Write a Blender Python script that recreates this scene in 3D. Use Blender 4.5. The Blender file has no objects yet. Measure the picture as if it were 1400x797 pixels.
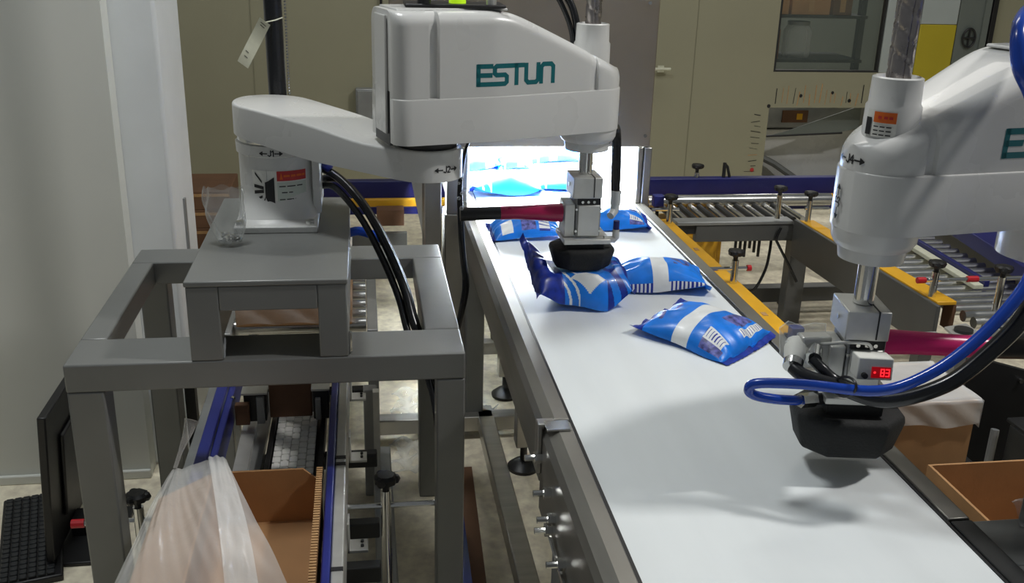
import bpy, bmesh, math, random
from mathutils import Vector, Matrix
random.seed(7)
PI = math.pi
SC = bpy.context.scene
COL = SC.collection

# ------------------------------------------------------------------ camera
cam_d = bpy.data.cameras.new('camera'); cam = bpy.data.objects.new('camera', cam_d); COL.objects.link(cam)
cam_d.sensor_width = 36.0; cam_d.lens = 1359.44 / 1400 * 36.0; cam_d.clip_start = 0.05; cam_d.clip_end = 60
cam.matrix_world = Matrix(((0.98929624, 0.02444144, -0.14385952, 0.0),
                           (-0.14353041, 0.34071385, -0.92914643, 0.0),
                           (0.02630526, 0.93984929, 0.34057503, 1.65),
                           (0, 0, 0, 1)))
SC.camera = cam

# ------------------------------------------------------------------ world, lights, exposure
w = bpy.data.worlds.new('world'); SC.world = w; w.use_nodes = True
w.node_tree.nodes['Background'].inputs[0].default_value = (0.90, 0.96, 1.0, 1)
w.node_tree.nodes['Background'].inputs[1].default_value = 0.125

def area_light(name, loc, target, sx, sy, power, color=(1, 1, 1)):
    l = bpy.data.lights.new(name, 'AREA'); l.shape = 'RECTANGLE'; l.size = sx; l.size_y = sy
    l.energy = power; l.color = color
    o = bpy.data.objects.new(name, l); COL.objects.link(o); o.location = loc
    o.rotation_euler = (Vector(target) - Vector(loc)).to_track_quat('-Z', 'Y').to_euler()
    return o
area_light('hall_lamp', (3.2, 1.25, 4.4), (0.6, 1.6, 0.8), 0.2, 0.34, 92, (1, 0.98, 0.95))
area_light('hall_lamp', (-0.7, 2.4, 4.4), (-0.1, 2.3, 0.0), 0.6, 0.6, 54, (0.97, 1, 1))
area_light('hall_lamp', (1.6, 4.9, 4.4), (1.6, 5.2, 0.0), 1.6, 0.6, 24, (1, 0.97, 0.9))
area_light('store_room_fill', (3.2, 7.9, 2.9), (3.0, 6.6, 0.6), 0.8, 0.5, 48, (1, 0.97, 0.92))  # added fill light, brightens what shows through window and cut-out
area_light('tunnel_lamp', (0.57, 3.66, 1.06), (0.57, 3.66, 0.0), 0.6, 0.85, 60, (0.95, 1, 1))

SC.view_settings.view_transform = 'Standard'; SC.view_settings.look = 'None'
SC.view_settings.gamma = 1; SC.view_settings.use_curve_mapping = False
SC.view_settings.exposure = 0.0

# ------------------------------------------------------------------ materials
MATS = {}
def mat(name, col, rough=0.5, metal=0.0, var=0.06, scale=8.0, bump=0.0, bscale=60.0, coat=0.0, emit=None, stretch=None, alpha=None, trans=0.0):
    m = bpy.data.materials.new(name); m.use_nodes = True; nt = m.node_tree; b = nt.nodes['Principled BSDF']
    tc = nt.nodes.new('ShaderNodeTexCoord'); mp = nt.nodes.new('ShaderNodeMapping')
    nt.links.new(tc.outputs['Object'], mp.inputs[0])
    if stretch: mp.inputs['Scale'].default_value = stretch
    if var > 0:
        n = nt.nodes.new('ShaderNodeTexNoise'); n.inputs['Scale'].default_value = scale; n.inputs['Detail'].default_value = 4
        nt.links.new(mp.outputs[0], n.inputs['Vector'])
        r = nt.nodes.new('ShaderNodeValToRGB')
        r.color_ramp.elements[0].position = 0.3; r.color_ramp.elements[1].position = 0.7
        r.color_ramp.elements[0].color = tuple(max(0, c * (1 - var)) for c in col) + (1,)
        r.color_ramp.elements[1].color = tuple(min(1, c * (1 + var)) for c in col) + (1,)
        nt.links.new(n.outputs[0], r.inputs[0]); nt.links.new(r.outputs[0], b.inputs['Base Color'])
        ro = nt.nodes.new('ShaderNodeMapRange'); ro.inputs[3].default_value = max(0.02, rough - 0.05); ro.inputs[4].default_value = min(1, rough + 0.05)
        nt.links.new(n.outputs[0], ro.inputs[0]); nt.links.new(ro.outputs[0], b.inputs['Roughness'])
    else:
        b.inputs['Base Color'].default_value = tuple(col) + (1,); b.inputs['Roughness'].default_value = rough
    b.inputs['Metallic'].default_value = metal
    b.inputs['Coat Weight'].default_value = coat
    if bump > 0:
        n2 = nt.nodes.new('ShaderNodeTexNoise'); n2.inputs['Scale'].default_value = bscale; n2.inputs['Detail'].default_value = 3
        nt.links.new(mp.outputs[0], n2.inputs['Vector'])
        bp = nt.nodes.new('ShaderNodeBump'); bp.inputs['Strength'].default_value = bump; bp.inputs['Distance'].default_value = 0.004
        nt.links.new(n2.outputs[0], bp.inputs['Height']); nt.links.new(bp.outputs[0], b.inputs['Normal'])
    if emit:
        b.inputs['Emission Color'].default_value = tuple(emit[0]) + (1,); b.inputs['Emission Strength'].default_value = emit[1]
    if alpha is not None: b.inputs['Alpha'].default_value = alpha
    if trans: b.inputs['Transmission Weight'].default_value = trans
    MATS[name] = m; return m

M_wall = mat('plaster_grey', (0.74, 0.75, 0.70), 0.75, var=0.03, scale=2)
M_pillar = mat('plaster_white', (0.80, 0.83, 0.84), 0.45, var=0.04, scale=5)
M_olive = mat('olive_panel', (0.305, 0.292, 0.20), 0.55, var=0.04, scale=1.5)
M_floor = mat('floor_concrete', (0.86, 0.76, 0.59), 0.55, var=0.22, scale=26, bump=0.25, bscale=70)
M_paint = mat('robot_white', (0.66, 0.66, 0.64), 0.28, var=0.015, scale=5, coat=0.15)
M_cast = mat('robot_casting', (0.70, 0.70, 0.68), 0.42, var=0.03, scale=12)
M_teal = mat('logo_teal', (0.0, 0.135, 0.155), 0.4, var=0.04)
M_ink = mat('ink_black', (0.012, 0.012, 0.014), 0.5, var=0.05)
M_frame = mat('frame_grey', (0.215, 0.22, 0.212), 0.36, metal=0.25, var=0.12, scale=3, bump=0.05, bscale=25)
M_seam = mat('olive_seam', (0.25, 0.24, 0.162), 0.6, var=0.04)
M_rail = mat('rail_steel', (0.27, 0.26, 0.235), 0.38, metal=0.75, var=0.2, scale=5, stretch=(1, 0.6, 4))
M_frame2 = mat('conveyor_grey', (0.105, 0.108, 0.106), 0.42, metal=0.2, var=0.12, scale=4)
M_steel = mat('stainless', (0.42, 0.41, 0.385), 0.34, metal=0.9, var=0.12, scale=5, stretch=(1, 12, 1))
M_panel = mat('stainless_panel', (0.33, 0.285, 0.23), 0.42, metal=0.85, var=0.16, scale=2.2)
M_chrome = mat('chrome', (0.72, 0.72, 0.70), 0.16, metal=1.0, var=0.04, scale=20)
M_alu = mat('aluminium', (0.60, 0.60, 0.57), 0.38, metal=0.55, var=0.06, scale=30)
M_alud = mat('aluminium_dull', (0.33, 0.34, 0.34), 0.4, metal=0.5, var=0.1, scale=10)
M_belt = mat('belt_white', (0.80, 0.84, 0.845), 0.42, var=0.035, scale=4, stretch=(3, 0.6, 1))
M_black = mat('black_plastic', (0.012, 0.012, 0.013), 0.42, var=0.1, scale=20)
M_foam = mat('black_foam', (0.010, 0.011, 0.011), 0.75, var=0.2, scale=80, bump=0.3, bscale=220)
M_hose = mat('black_hose', (0.012, 0.013, 0.015), 0.25, var=0.1, scale=20)
M_bluehose = mat('blue_hose', (0.004, 0.055, 0.42), 0.22, var=0.05, scale=20, coat=0.3)
M_blue = mat('blue_rail', (0.008, 0.011, 0.12), 0.4, var=0.12, scale=8)
M_blue2 = mat('blue_rail_light', (0.018, 0.027, 0.21), 0.4, var=0.12, scale=8)
M_yellow = mat('yellow_paint', (0.84, 0.44, 0.02), 0.4, var=0.1, scale=9)
M_card = mat('cardboard', (0.42, 0.225, 0.095), 0.75, var=0.08, scale=12, bump=0.05, bscale=120)
M_cardl = mat('cardboard_edge', (0.46, 0.27, 0.12), 0.8, var=0.15, scale=90)
M_cardd = mat('cardboard_dark', (0.17, 0.085, 0.045), 0.75, var=0.12, scale=12)
M_pink = mat('magenta_tube', (0.42, 0.012, 0.085), 0.28, var=0.08, scale=10)
M_pink2 = mat('pink_tube', (0.68, 0.02, 0.17), 0.3, var=0.06, scale=10)
M_red = mat('red_plastic', (0.55, 0.01, 0.02), 0.4, var=0.05)
M_paper = mat('paper_white', (0.75, 0.75, 0.70), 0.6, var=0.05, scale=30)
M_tagp = mat('tag_paper', (0.60, 0.60, 0.47), 0.6, var=0.08, scale=40)
M_lred = mat('label_red', (0.50, 0.03, 0.03), 0.5, var=0.05)
M_lora = mat('label_orange', (0.70, 0.13, 0.01), 0.5, var=0.05)
M_lgrn = mat('label_pale', (0.55, 0.60, 0.54), 0.5, var=0.04)
M_dark = mat('dark_metal', (0.035, 0.036, 0.036), 0.45, metal=0.4, var=0.15, scale=10)
M_roller = mat('roller_steel', (0.62, 0.62, 0.60), 0.22, metal=0.95, var=0.05, scale=20)
M_chain = mat('chain_white', (0.92, 0.92, 0.88), 0.45, var=0.06, scale=30)
M_key = mat('key_black', (0.016, 0.018, 0.020), 0.5, var=0.1)
M_led = mat('led_red', (0.15, 0.0, 0.0), 0.3, var=0, emit=((1.0, 0.02, 0.03), 1.6))
M_ledbg = mat('display_dark', (0.12, 0.004, 0.006), 0.2, var=0.05, emit=((0.8, 0.0, 0.01), 0.25))
M_lamp = mat('lamp_green', (0.45, 0.75, 0.02), 0.3, var=0, emit=((0.6, 1.0, 0.02), 0.5))
M_doorg = mat('door_grey', (0.15, 0.17, 0.155), 0.4, var=0.06, scale=3)
M_paley = mat('panel_yellow', (0.46, 0.37, 0.02), 0.5, var=0.05, scale=6)
M_paleb = mat('panel_pale', (0.40, 0.44, 0.43), 0.4, var=0.05, scale=4)
M_blueb = mat('bag_blue', (0.006, 0.20, 0.78), 0.36, var=0.25, scale=14, coat=0.08)
M_bluen = mat('bag_navy', (0.008, 0.030, 0.30), 0.38, var=0.3, scale=60, coat=0.05)
M_bagw = mat('bag_white', (0.78, 0.80, 0.80), 0.4, var=0.05, scale=30, coat=0.1)
M_bagv = mat('bag_violet', (0.11, 0.12, 0.36), 0.3, var=0.75, scale=95, coat=0.2)
M_bagc = mat('bag_cyan', (0.05, 0.42, 0.55), 0.3, var=0.1, scale=30, coat=0.2)

def film(name, col, op, rough=0.25, trs=0.5):
    m = bpy.data.materials.new(name); m.use_nodes = True; nt = m.node_tree; nt.nodes.clear()
    out = nt.nodes.new('ShaderNodeOutputMaterial'); mx = nt.nodes.new('ShaderNodeMixShader')
    t = nt.nodes.new('ShaderNodeBsdfTransparent'); p = nt.nodes.new('ShaderNodeBsdfPrincipled')
    p.inputs['Base Color'].default_value = tuple(col) + (1,); p.inputs['Roughness'].default_value = rough
    p.inputs['Subsurface Weight'].default_value = 0.0
    lw = nt.nodes.new('ShaderNodeLayerWeight'); lw.inputs['Blend'].default_value = 0.45
    mr = nt.nodes.new('ShaderNodeMapRange'); mr.inputs[3].default_value = op; mr.inputs[4].default_value = min(1, op + trs)
    tc = nt.nodes.new('ShaderNodeTexCoord'); n = nt.nodes.new('ShaderNodeTexNoise'); n.inputs['Scale'].default_value = 14; n.inputs['Detail'].default_value = 4
    nt.links.new(tc.outputs['Object'], n.inputs['Vector'])
    bp = nt.nodes.new('ShaderNodeBump'); bp.inputs['Strength'].default_value = 0.5; bp.inputs['Distance'].default_value = 0.01
    nt.links.new(n.outputs[0], bp.inputs['Height']); nt.links.new(bp.outputs[0], p.inputs['Normal'])
    nt.links.new(lw.outputs['Facing'], mr.inputs[0]); nt.links.new(mr.outputs[0], mx.inputs[0])
    nt.links.new(t.outputs[0], mx.inputs[1]); nt.links.new(p.outputs[0], mx.inputs[2]); nt.links.new(mx.outputs[0], out.inputs[0])
    MATS[name] = m; return m
M_film = film('clear_film', (0.90, 0.89, 0.86), 0.17, 0.25, 0.45)
M_fit = mat('cloudy_plastic', (0.52, 0.55, 0.54), 0.3, var=0.06, coat=0.2)
M_spin = mat('screw_steel', (0.36, 0.33, 0.32), 0.28, metal=0.85, var=0.15, scale=30)
M_film2 = film('clear_bag', (0.78, 0.80, 0.78), 0.20, 0.12, 0.5)
M_glass = film('window_glass', (0.20, 0.24, 0.22), 0.14, 0.05, 0.25)

# ------------------------------------------------------------------ mesh builder
class MB:
    def __init__(s): s.v = []; s.f = []; s.mi = []; s.m = Matrix.Identity(4)
    def add(s, vs, fs, mi=0):
        o = len(s.v); s.v += [s.m @ Vector(p) for p in vs]
        for k, f in enumerate(fs):
            s.f.append([o + i for i in f]); s.mi.append(mi[k] if isinstance(mi, list) else mi)
        return s
    def box(s, x0, x1, y0, y1, z0, z1, mi=0):
        return s.add([(x0, y0, z0), (x1, y0, z0), (x1, y1, z0), (x0, y1, z0), (x0, y0, z1), (x1, y0, z1), (x1, y1, z1), (x0, y1, z1)],
                     [(0, 3, 2, 1), (4, 5, 6, 7), (0, 1, 5, 4), (1, 2, 6, 5), (2, 3, 7, 6), (3, 0, 4, 7)], mi)
    def prism(s, pts, z0, z1, mi=0):
        n = len(pts)
        return s.add([(x, y, z0) for x, y in pts] + [(x, y, z1) for x, y in pts],
                     [tuple(range(n - 1, -1, -1)), tuple(range(n, 2 * n))] + [(i, (i + 1) % n, n + (i + 1) % n, n + i) for i in range(n)], mi)
    def rings(s, rings, mi=0, closed=True, cap=True):
        n = len(rings[0]); vs = [p for r in rings for p in r]; fs = []
        for k in range(len(rings) - 1):
            for i in range(n if closed else n - 1):
                j = (i + 1) % n; fs.append((k * n + i, k * n + j, (k + 1) * n + j, (k + 1) * n + i))
        if cap and closed: fs.append(tuple(range(n - 1, -1, -1))); fs.append(tuple((len(rings) - 1) * n + i for i in range(n)))
        return s.add(vs, fs, mi)
    def tube(s, pts, r, n=10, mi=0, smooth=0):
        P = [Vector(p) for p in pts]
        if smooth: P = catmull(P, smooth)
        R = r if isinstance(r, (list, tuple)) else [r] * len(P)
        if len(R) != len(P): R = [lerp([(k / (len(R) - 1), q) for k, q in enumerate(R)], i / (len(P) - 1)) for i in range(len(P))]
        t0 = (P[1] - P[0]).normalized(); up = Vector((0, 0, 1)) if abs(t0.z) < 0.9 else Vector((1, 0, 0))
        a = t0.cross(up).normalized(); rg = []
        for i, p in enumerate(P):
            t = (P[min(i + 1, len(P) - 1)] - P[max(i - 1, 0)])
            t = t.normalized() if t.length > 1e-9 else t0
            a = (a - t * a.dot(t)).normalized(); b = t.cross(a)
            rg.append([p + (a * math.cos(2 * PI * k / n) + b * math.sin(2 * PI * k / n)) * R[i] for k in range(n)])
        return s.rings(rg, mi)
    def cyl(s, p0, p1, r0, r1=None, n=24, mi=0): return s.tube([p0, p1], [r0, r0 if r1 is None else r1], n, mi)
    def lathe(s, prof, cx, cy, n=32, mi=0):
        return s.rings([[(cx + r * math.cos(2 * PI * k / n), cy + r * math.sin(2 * PI * k / n), z) for k in range(n)] for r, z in prof], mi)
    def grid(s, fn, nu, nv, mi=0, mfn=None):
        vs = [fn(i / nu, j / nv) for j in range(nv + 1) for i in range(nu + 1)]; W = nu + 1
        fs = [(j * W + i, j * W + i + 1, (j + 1) * W + i + 1, (j + 1) * W + i) for j in range(nv) for i in range(nu)]
        m = [mfn((i + .5) / nu, (j + .5) / nv) for j in range(nv) for i in range(nu)] if mfn else mi
        return s.add(vs, fs, m)
    def sphere(s, c, r, n=14, mi=0, sz=1.0):
        k = n // 2
        return s.rings([[(c[0] + max(1e-4, math.sin(PI * j / k)) * r * math.cos(2 * PI * i / n), c[1] + max(1e-4, math.sin(PI * j / k)) * r * math.sin(2 * PI * i / n), c[2] - math.cos(PI * j / k) * r * sz) for i in range(n)] for j in range(k + 1)], mi)

def lerp(tab, x):
    if x <= tab[0][0]: return tab[0][1]
    for (a, va), (b, vb) in zip(tab[:-1], tab[1:]):
        if x <= b:
            t = (x - a) / (b - a); return va + (vb - va) * t
    return tab[-1][1]
def catmull(P, k):
    out = []
    for i in range(len(P) - 1):
        p0 = P[max(0, i - 1)]; p1 = P[i]; p2 = P[i + 1]; p3 = P[min(len(P) - 1, i + 2)]
        for j in range(k):
            t = j / k
            out.append(0.5 * ((2 * p1) + (p2 - p0) * t + (2 * p0 - 5 * p1 + 4 * p2 - p3) * t * t + (3 * p1 - p0 - 3 * p2 + p3) * t ** 3))
    return out + [P[-1]]

ORG = {}
def build(name, mb, mats, parent=None, loc=None, bevel=0.0, angle=35, seg=2):
    mats = mats if isinstance(mats, (list, tuple)) else [mats]
    if parent is not None: org = ORG[parent.name]
    elif loc is not None: org = Vector(loc)
    else:
        xs = [p.x for p in mb.v]; ys = [p.y for p in mb.v]; org = Vector(((min(xs) + max(xs)) / 2, (min(ys) + max(ys)) / 2, min(p.z for p in mb.v)))
    me = bpy.data.meshes.new(name); me.from_pydata([tuple(p - org) for p in mb.v], [], mb.f)
    for m in mats: me.materials.append(m)
    me.polygons.foreach_set('material_index', mb.mi)
    bm = bmesh.new(); bm.from_mesh(me); bmesh.ops.recalc_face_normals(bm, faces=bm.faces); bm.to_mesh(me); bm.free()
    me.polygons.foreach_set('use_smooth', [True] * len(me.polygons)); me.set_sharp_from_angle(angle=math.radians(angle))
    o = bpy.data.objects.new(name, me); COL.objects.link(o)
    if parent is not None: o.parent = parent
    else: o.location = org
    ORG[o.name] = org
    if bevel > 0:
        b = o.modifiers.new('bevel', 'BEVEL'); b.width = bevel; b.segments = seg; b.limit_method = 'ANGLE'; b.angle_limit = math.radians(40)
        b.harden_normals = False
    return o
def thing(name, label, cat, loc, group=None):
    o = bpy.data.objects.new(name, None); COL.objects.link(o); o.location = loc; o.empty_display_size = 0.1
    ORG[o.name] = Vector(loc); o['label'] = label; o['category'] = cat
    if group: o['group'] = group
    return o
def tag(o, label, cat, group=None):
    o['label'] = label; o['category'] = cat
    if group: o['group'] = group
    return o
def struct(name, mb, mats, parent=None, **k):
    o = build(name, mb, mats, parent, **k)
    if parent is None: o['kind'] = 'structure'
    return o
def B(x0, x1, y0, y1, z0, z1): return MB().box(x0, x1, y0, y1, z0, z1)
def dup(root, off, label=None, group=None):
    r = root.copy(); COL.objects.link(r); r.location = root.location + Vector(off); ORG[r.name] = ORG[root.name] + Vector(off)
    if label: r['label'] = label
    if group: r['group'] = group
    for ch in list(root.children):
        c = ch.copy(); COL.objects.link(c); c.parent = r
        for g in list(ch.children):
            d = g.copy(); COL.objects.link(d); d.parent = c
    return r

# stroke lettering: polylines in (u, v), v from 0 to 1, width given per letter
GL = {'E': (0.78, [[(0.78, 1), (0.04, 1)], [(0.78, 0), (0.04, 0)], [(0.0, 0.5), (0.74, 0.5)], [(0.0, 1.0), (0.0, 0.0)]]),
      'S': (0.78, [[(0.78, 1), (0.12, 1), (0.0, 0.9), (0.0, 0.6), (0.12, 0.5), (0.66, 0.5), (0.78, 0.4), (0.78, 0.1), (0.66, 0), (0.0, 0)]]),
      'T': (0.84, [[(0, 1), (0.84, 1)], [(0.42, 1), (0.42, 0)]]),
      'U': (0.80, [[(0, 1), (0, 0.14), (0.14, 0), (0.66, 0), (0.80, 0.14), (0.80, 1)]]),
      'N': (0.80, [[(0, 0), (0, 0.86), (0.14, 1), (0.66, 1), (0.80, 0.86), (0.80, 0)]]),
      'J': (0.5, [[(0.5, 1), (0.5, 0.2), (0.3, 0), (0.0, 0.15)]]),
      '1': (0.3, [[(0, 0.8), (0.25, 1), (0.25, 0)]]),
      '2': (0.5, [[(0, 0.85), (0.2, 1), (0.5, 0.85), (0.5, 0.6), (0, 0), (0.5, 0)]]),
      '3': (0.5, [[(0, 0.9), (0.3, 1), (0.5, 0.78), (0.2, 0.52), (0.5, 0.25), (0.3, 0), (0, 0.1)]]),
      '4': (0.55, [[(0.42, 0), (0.42, 1), (0, 0.35), (0.55, 0.35)]]),
      '<': (1.3, [[(0, 0.45), (0.45, 0.75), (0.45, 0.15), (0, 0.45), (1.3, 0.45)]]),
      '>': (1.3, [[(1.3, 0.45), (0.85, 0.75), (0.85, 0.15), (1.3, 0.45), (0, 0.45)]])}
def ribbon(mb, fn, pl, wd, mi=0):
    """flat strip of width wd along the 2-D polyline pl, put on a surface by fn(u, v)"""
    n = len(pl); side = []
    for i in range(n):
        a = Vector(pl[max(0, i - 1)]); c = Vector(pl[min(n - 1, i + 1)]); p = Vector(pl[i]); k = 1.0
        if 0 < i < n - 1:
            d1 = (p - a).normalized(); d2 = (c - p).normalized(); d = (d1 + d2); d = d.normalized() if d.length > 1e-6 else d1
            k = min(1.6, 1 / max(0.5, d.dot(d1)))
        else: d = (c - a).normalized()
        nrm = Vector((-d.y, d.x)) * wd / 2 * k
        if i == 0: p = p - d * wd / 2 * 0.9
        if i == n - 1: p = p + d * wd / 2 * 0.9
        side.append((p + nrm, p - nrm))
    mb.add([fn(*q) for s in side for q in s], [(2 * i, 2 * i + 1, 2 * i + 3, 2 * i + 2) for i in range(n - 1)], mi)
def write(mb, fn, text, u0, v0, h, wd, gap=0.22, mi=0):
    u = u0
    for ch in text:
        if ch == ' ': u += h * 0.3; continue
        W, st = GL[ch]
        for pl in st:
            fine = []
            for (a, b), (c, d) in zip(pl[:-1], pl[1:]):
                for t in range(4): fine.append((u + (a + (c - a) * t / 4) * h, v0 + (b + (d - b) * t / 4) * h))
            fine.append((u + pl[-1][0] * h, v0 + pl[-1][1] * h)); ribbon(mb, fn, fine, wd, mi)
        u += (W + gap) * h
    return u

# ================================================================== SETTING
struct('floor', B(-3.2, 6.5, 0.2, 8.6, -0.06, 0.0), M_floor)
struct('wall_left', B(-3.2, -0.688, 2.885, 2.96, 0, 3.4), M_wall)
bb = struct('baseboard_left', B(-3.2, -0.688, 2.872, 2.885, 0, 0.030), M_wall, bevel=0.004)
pl = struct('trim_1', B(-0.78, -0.562, 2.962, 3.33, 0, 3.4), M_pillar, bevel=0.012)
build('conduit', MB().box(-0.568, -0.555, 3.12, 3.14, 0.2, 0.84), M_alud, pl)

# far olive wall with a window opening, a doorway and a cut-out for a conveyor
Yw = 6.0
wb = MB()
def wall_strip(x0, x1, z0, z1): wb.box(x0, x1, Yw, Yw + 0.1, z0, z1)
wall_strip(-3.2, 2.54, 0, 3.4); wall_strip(2.54, 3.235, 0.645, 0.868); wall_strip(3.235, 3.72, 0, 0.80); wall_strip(3.235, 3.47, 0.8, 0.868)
wall_strip(2.54, 3.96, 1.9, 3.4); wall_strip(3.96, 6.5, 0, 3.4); wall_strip(3.72, 3.96, 0, 0.92); wall_strip(2.54, 3.235, 0, 0.17)
wall = struct('wall_back', wb, M_olive)
sm = MB()
for x in (-0.62, 0.9, 2.02): sm.box(x, x + 0.003, Yw - 0.004, Yw, 0, 3.4)
build('panel_seam', sm, M_seam, wall)
struct('wall_side', B(6.4, 6.5, 0.2, 8.6, 0, 3.4), M_olive)
struct('wall_rear', B(-3.2, 6.5, 8.5, 8.6, 0, 3.4), M_doorg)

# glue marks left round the cut-out: short dark and rust strokes on the olive wall
gm = MB(); rr = random.Random(3)
fnw = lambda u, v: (u, Yw - 0.002, v)
for k in range(17):
    x = 2.58 + k * 0.036 + rr.uniform(-.008, .008); z = 0.66 + rr.uniform(0, .02)
    ribbon(gm, fnw, [(x, z), (x + rr.uniform(-.006, .012), z + rr.uniform(.05, .12))], rr.uniform(.003, .007), rr.choice([0, 1, 1, 1]))
for k in range(12):
    z = 0.2 + k * 0.036; x = 2.5 - rr.uniform(0, .02)
    ribbon(gm, fnw, [(x, z), (x - rr.uniform(.03, .07), z + rr.uniform(-.01, .01))], rr.uniform(.002, .005), rr.choice([0, 0, 1]))
for (x, z, r, mi) in ((2.535, 0.655, 0.012, 0), (2.47, 0.245, 0.014, 2), (2.74, 0.72, 0.011, 0), (2.95, 0.74, 0.01, 0), (3.07, 0.69, 0.012, 0)):
    gm.add([fnw(x + r * math.cos(a * PI / 5), z + r * math.sin(a * PI / 5)) for a in range(10)], [tuple(range(10))], mi)
g = build('glue_mark', gm, [M_ink, M_cardl, M_lred], wall); g['kind'] = 'stuff'
hk = thing('wall_hook', 'small pale metal hook fixed on olive wall beside steel tunnel', 'hook', (1.80, Yw - 0.06, 0.88))
build('plate', B(1.79, 1.83, Yw - 0.012, Yw - 0.001, 0.86, 0.90), M_tagp, hk)
build('bar', MB().cyl((1.73, Yw - 0.05, 0.885), (1.86, Yw - 0.05, 0.885), 0.009, n=10).cyl((1.81, Yw - 0.05, 0.885), (1.81, Yw - 0.005, 0.885), 0.007, n=8), M_tagp, hk)

# window with boxes behind it
wn = thing('window_1', 'wall window', 'window', (2.87, Yw, 0.87)); del wn['label']; del wn['category']; wn['kind'] = 'structure'
fr = MB()
fr.box(2.54, 3.24, Yw + 0.0, Yw + 0.03, 0.868, 0.880); fr.box(2.54, 2.553, Yw + 0.0, Yw + 0.03, 0.88, 1.9); fr.box(3.222, 3.235, Yw, Yw + 0.03, 0.88, 1.9)
build('frame', fr, M_dark, wn)
build('pane', B(2.553, 3.222, Yw + 0.04, Yw + 0.046, 0.88, 1.9), M_glass, wn)
struct('trim_2', B(3.237, 3.468, Yw - 0.01, Yw + 0.06, 0.868, 1.9), M_paleb, bevel=0.004)
tp = struct('trim_3', B(3.47, 3.715, Yw - 0.01, Yw + 0.06, 1.17, 1.9), M_paleb, bevel=0.004)
build('yellow_panel', B(3.47, 3.715, Yw - 0.012, Yw + 0.06, 0.80, 1.168), M_paley, tp, bevel=0.004)
dr = struct('door_1', B(3.722, 3.93, Yw - 0.005, Yw + 0.04, 0.925, 1.9), M_doorg, bevel=0.004)
hd = MB(); hd.tube([(3.806 + 0.042 * math.cos(a * PI / 12), Yw - 0.02, 1.09 + 0.058 * math.sin(a * PI / 12)) for a in range(25)], 0.007, 8)
hd.cyl((3.806, Yw - 0.02, 1.04), (3.806, Yw - 0.02, 1.145), 0.006, n=8); hd.cyl((3.766, Yw - 0.02, 1.09), (3.846, Yw - 0.02, 1.09), 0.006, n=8)
hd.cyl((3.806, Yw - 0.02, 1.09), (3.806, Yw, 1.09), 0.01, n=8)
build('door_handle', hd, M_black, dr)
build('door_stile', B(3.885, 3.925, Yw - 0.02, Yw - 0.006, 0.925, 1.9), M_doorg, dr)
struct('trim_4', B(3.932, 3.965, Yw - 0.03, Yw + 0.05, 0.90, 1.92), M_black, bevel=0.003)
# things seen through the window
sh = thing('storage_rack', 'dim storage rack seen through the back window', 'rack', (2.95, 6.9, 0))
for x in (2.58, 3.45): build('post', B(x, x + 0.04, 6.75, 6.8, 0, 1.8), M_dark, sh)
for z in (0.86, 1.16): build('shelf', B(2.58, 3.49, 6.72, 7.2, z - 0.02, z), M_dark, sh)
for (x0, x1, z0, z1, lab, m) in ((2.70, 2.92, 1.16, 1.40, 'narrow tan carton on upper rack shelf behind window, left one', M_card), (2.94, 3.22, 1.16, 1.28, 'low wide tan carton on upper rack shelf behind window', M_card),
                              (3.24, 3.38, 1.16, 1.36, 'dark carton at right end of upper rack shelf behind window', M_cardd), (2.66, 2.88, 0.86, 1.06, 'brown carton on lower rack shelf behind window', M_cardd)):
    t = thing('carton', lab, 'box', ((x0 + x1) / 2, 6.9, z0), 'cartons on the rack behind the window')
    build('body', B(x0, x1, 6.75, 7.1, z0, z1), m, t, bevel=0.003); build('tape', B((x0 + x1) / 2 - .02, (x0 + x1) / 2 + .02, 6.748, 6.75, z0 + .02, z1), M_cardl, t)
jar = thing('clear_drum', 'cloudy clear plastic drum on lower rack shelf behind window', 'drum', (3.07, 6.9, 0.86))
build('body', MB().lathe([(0.09, 0.86), (0.10, 0.88), (0.10, 1.04), (0.075, 1.08)], 3.07, 6.9, 20), M_film2, jar)
build('lid', MB().lathe([(0.078, 1.08), (0.078, 1.105), (0.001, 1.107)], 3.07, 6.9, 20), M_alud, jar)
# things seen through the cut-out
cm = thing('white_machine_cabinet', 'white sloped machine cabinet seen through the wall cut-out', 'machine', (3.0, 6.5, 0))
build('body', MB().box(2.4, 3.9, 6.35, 6.69, 0, 0.44), M_paint, cm, bevel=0.01)
build('top_panel', MB().box(2.4, 3.9, 6.34, 6.69, 0.45, 0.68), M_alud, cm, bevel=0.01)
build('sign', MB().box(2.78, 2.96, 6.330, 6.339, 0.49, 0.57), M_cardd, cm); build('mark', MB().box(2.88, 2.92, 6.326, 6.329, 0.51, 0.55), M_yellow, cm)
build('brace', MB().tube([(2.50, 6.3, 0.33), (2.72, 6.25, 0.23), (3.05, 6.2, 0.02)], 0.022, 8), M_frame, cm)
flap = thing('rubber_flap', 'dark olive rubber flap hanging across the wall cut-out', 'flap', (3.05, 6.15, 0.4))
build('sheet', MB().add([(2.72, 6.13, 0.465), (3.23, 6.13, 0.64), (3.23, 6.13, 0.49), (3.10, 6.13, 0.462), (2.62, 6.13, 0.44), (2.72, 6.14, 0.465), (3.23, 6.14, 0.64), (3.23, 6.14, 0.49), (3.10, 6.14, 0.462), (2.62, 6.14, 0.44)],
      [(0, 1, 2, 3, 4), (9, 8, 7, 6, 5), (0, 1, 6, 5), (1, 2, 7, 6), (2, 3, 8, 7), (3, 4, 9, 8), (4, 0, 5, 9)]), M_doorg, flap)
build('hem', MB().cyl((2.60, 6.135, 0.437), (3.12, 6.135, 0.458), 0.008, n=8), M_black, flap)
gb = thing('junction_box', 'small grey junction box on olive wall left of near robot arm', 'junction box', (0.04, 5.96, 0.57))
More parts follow.
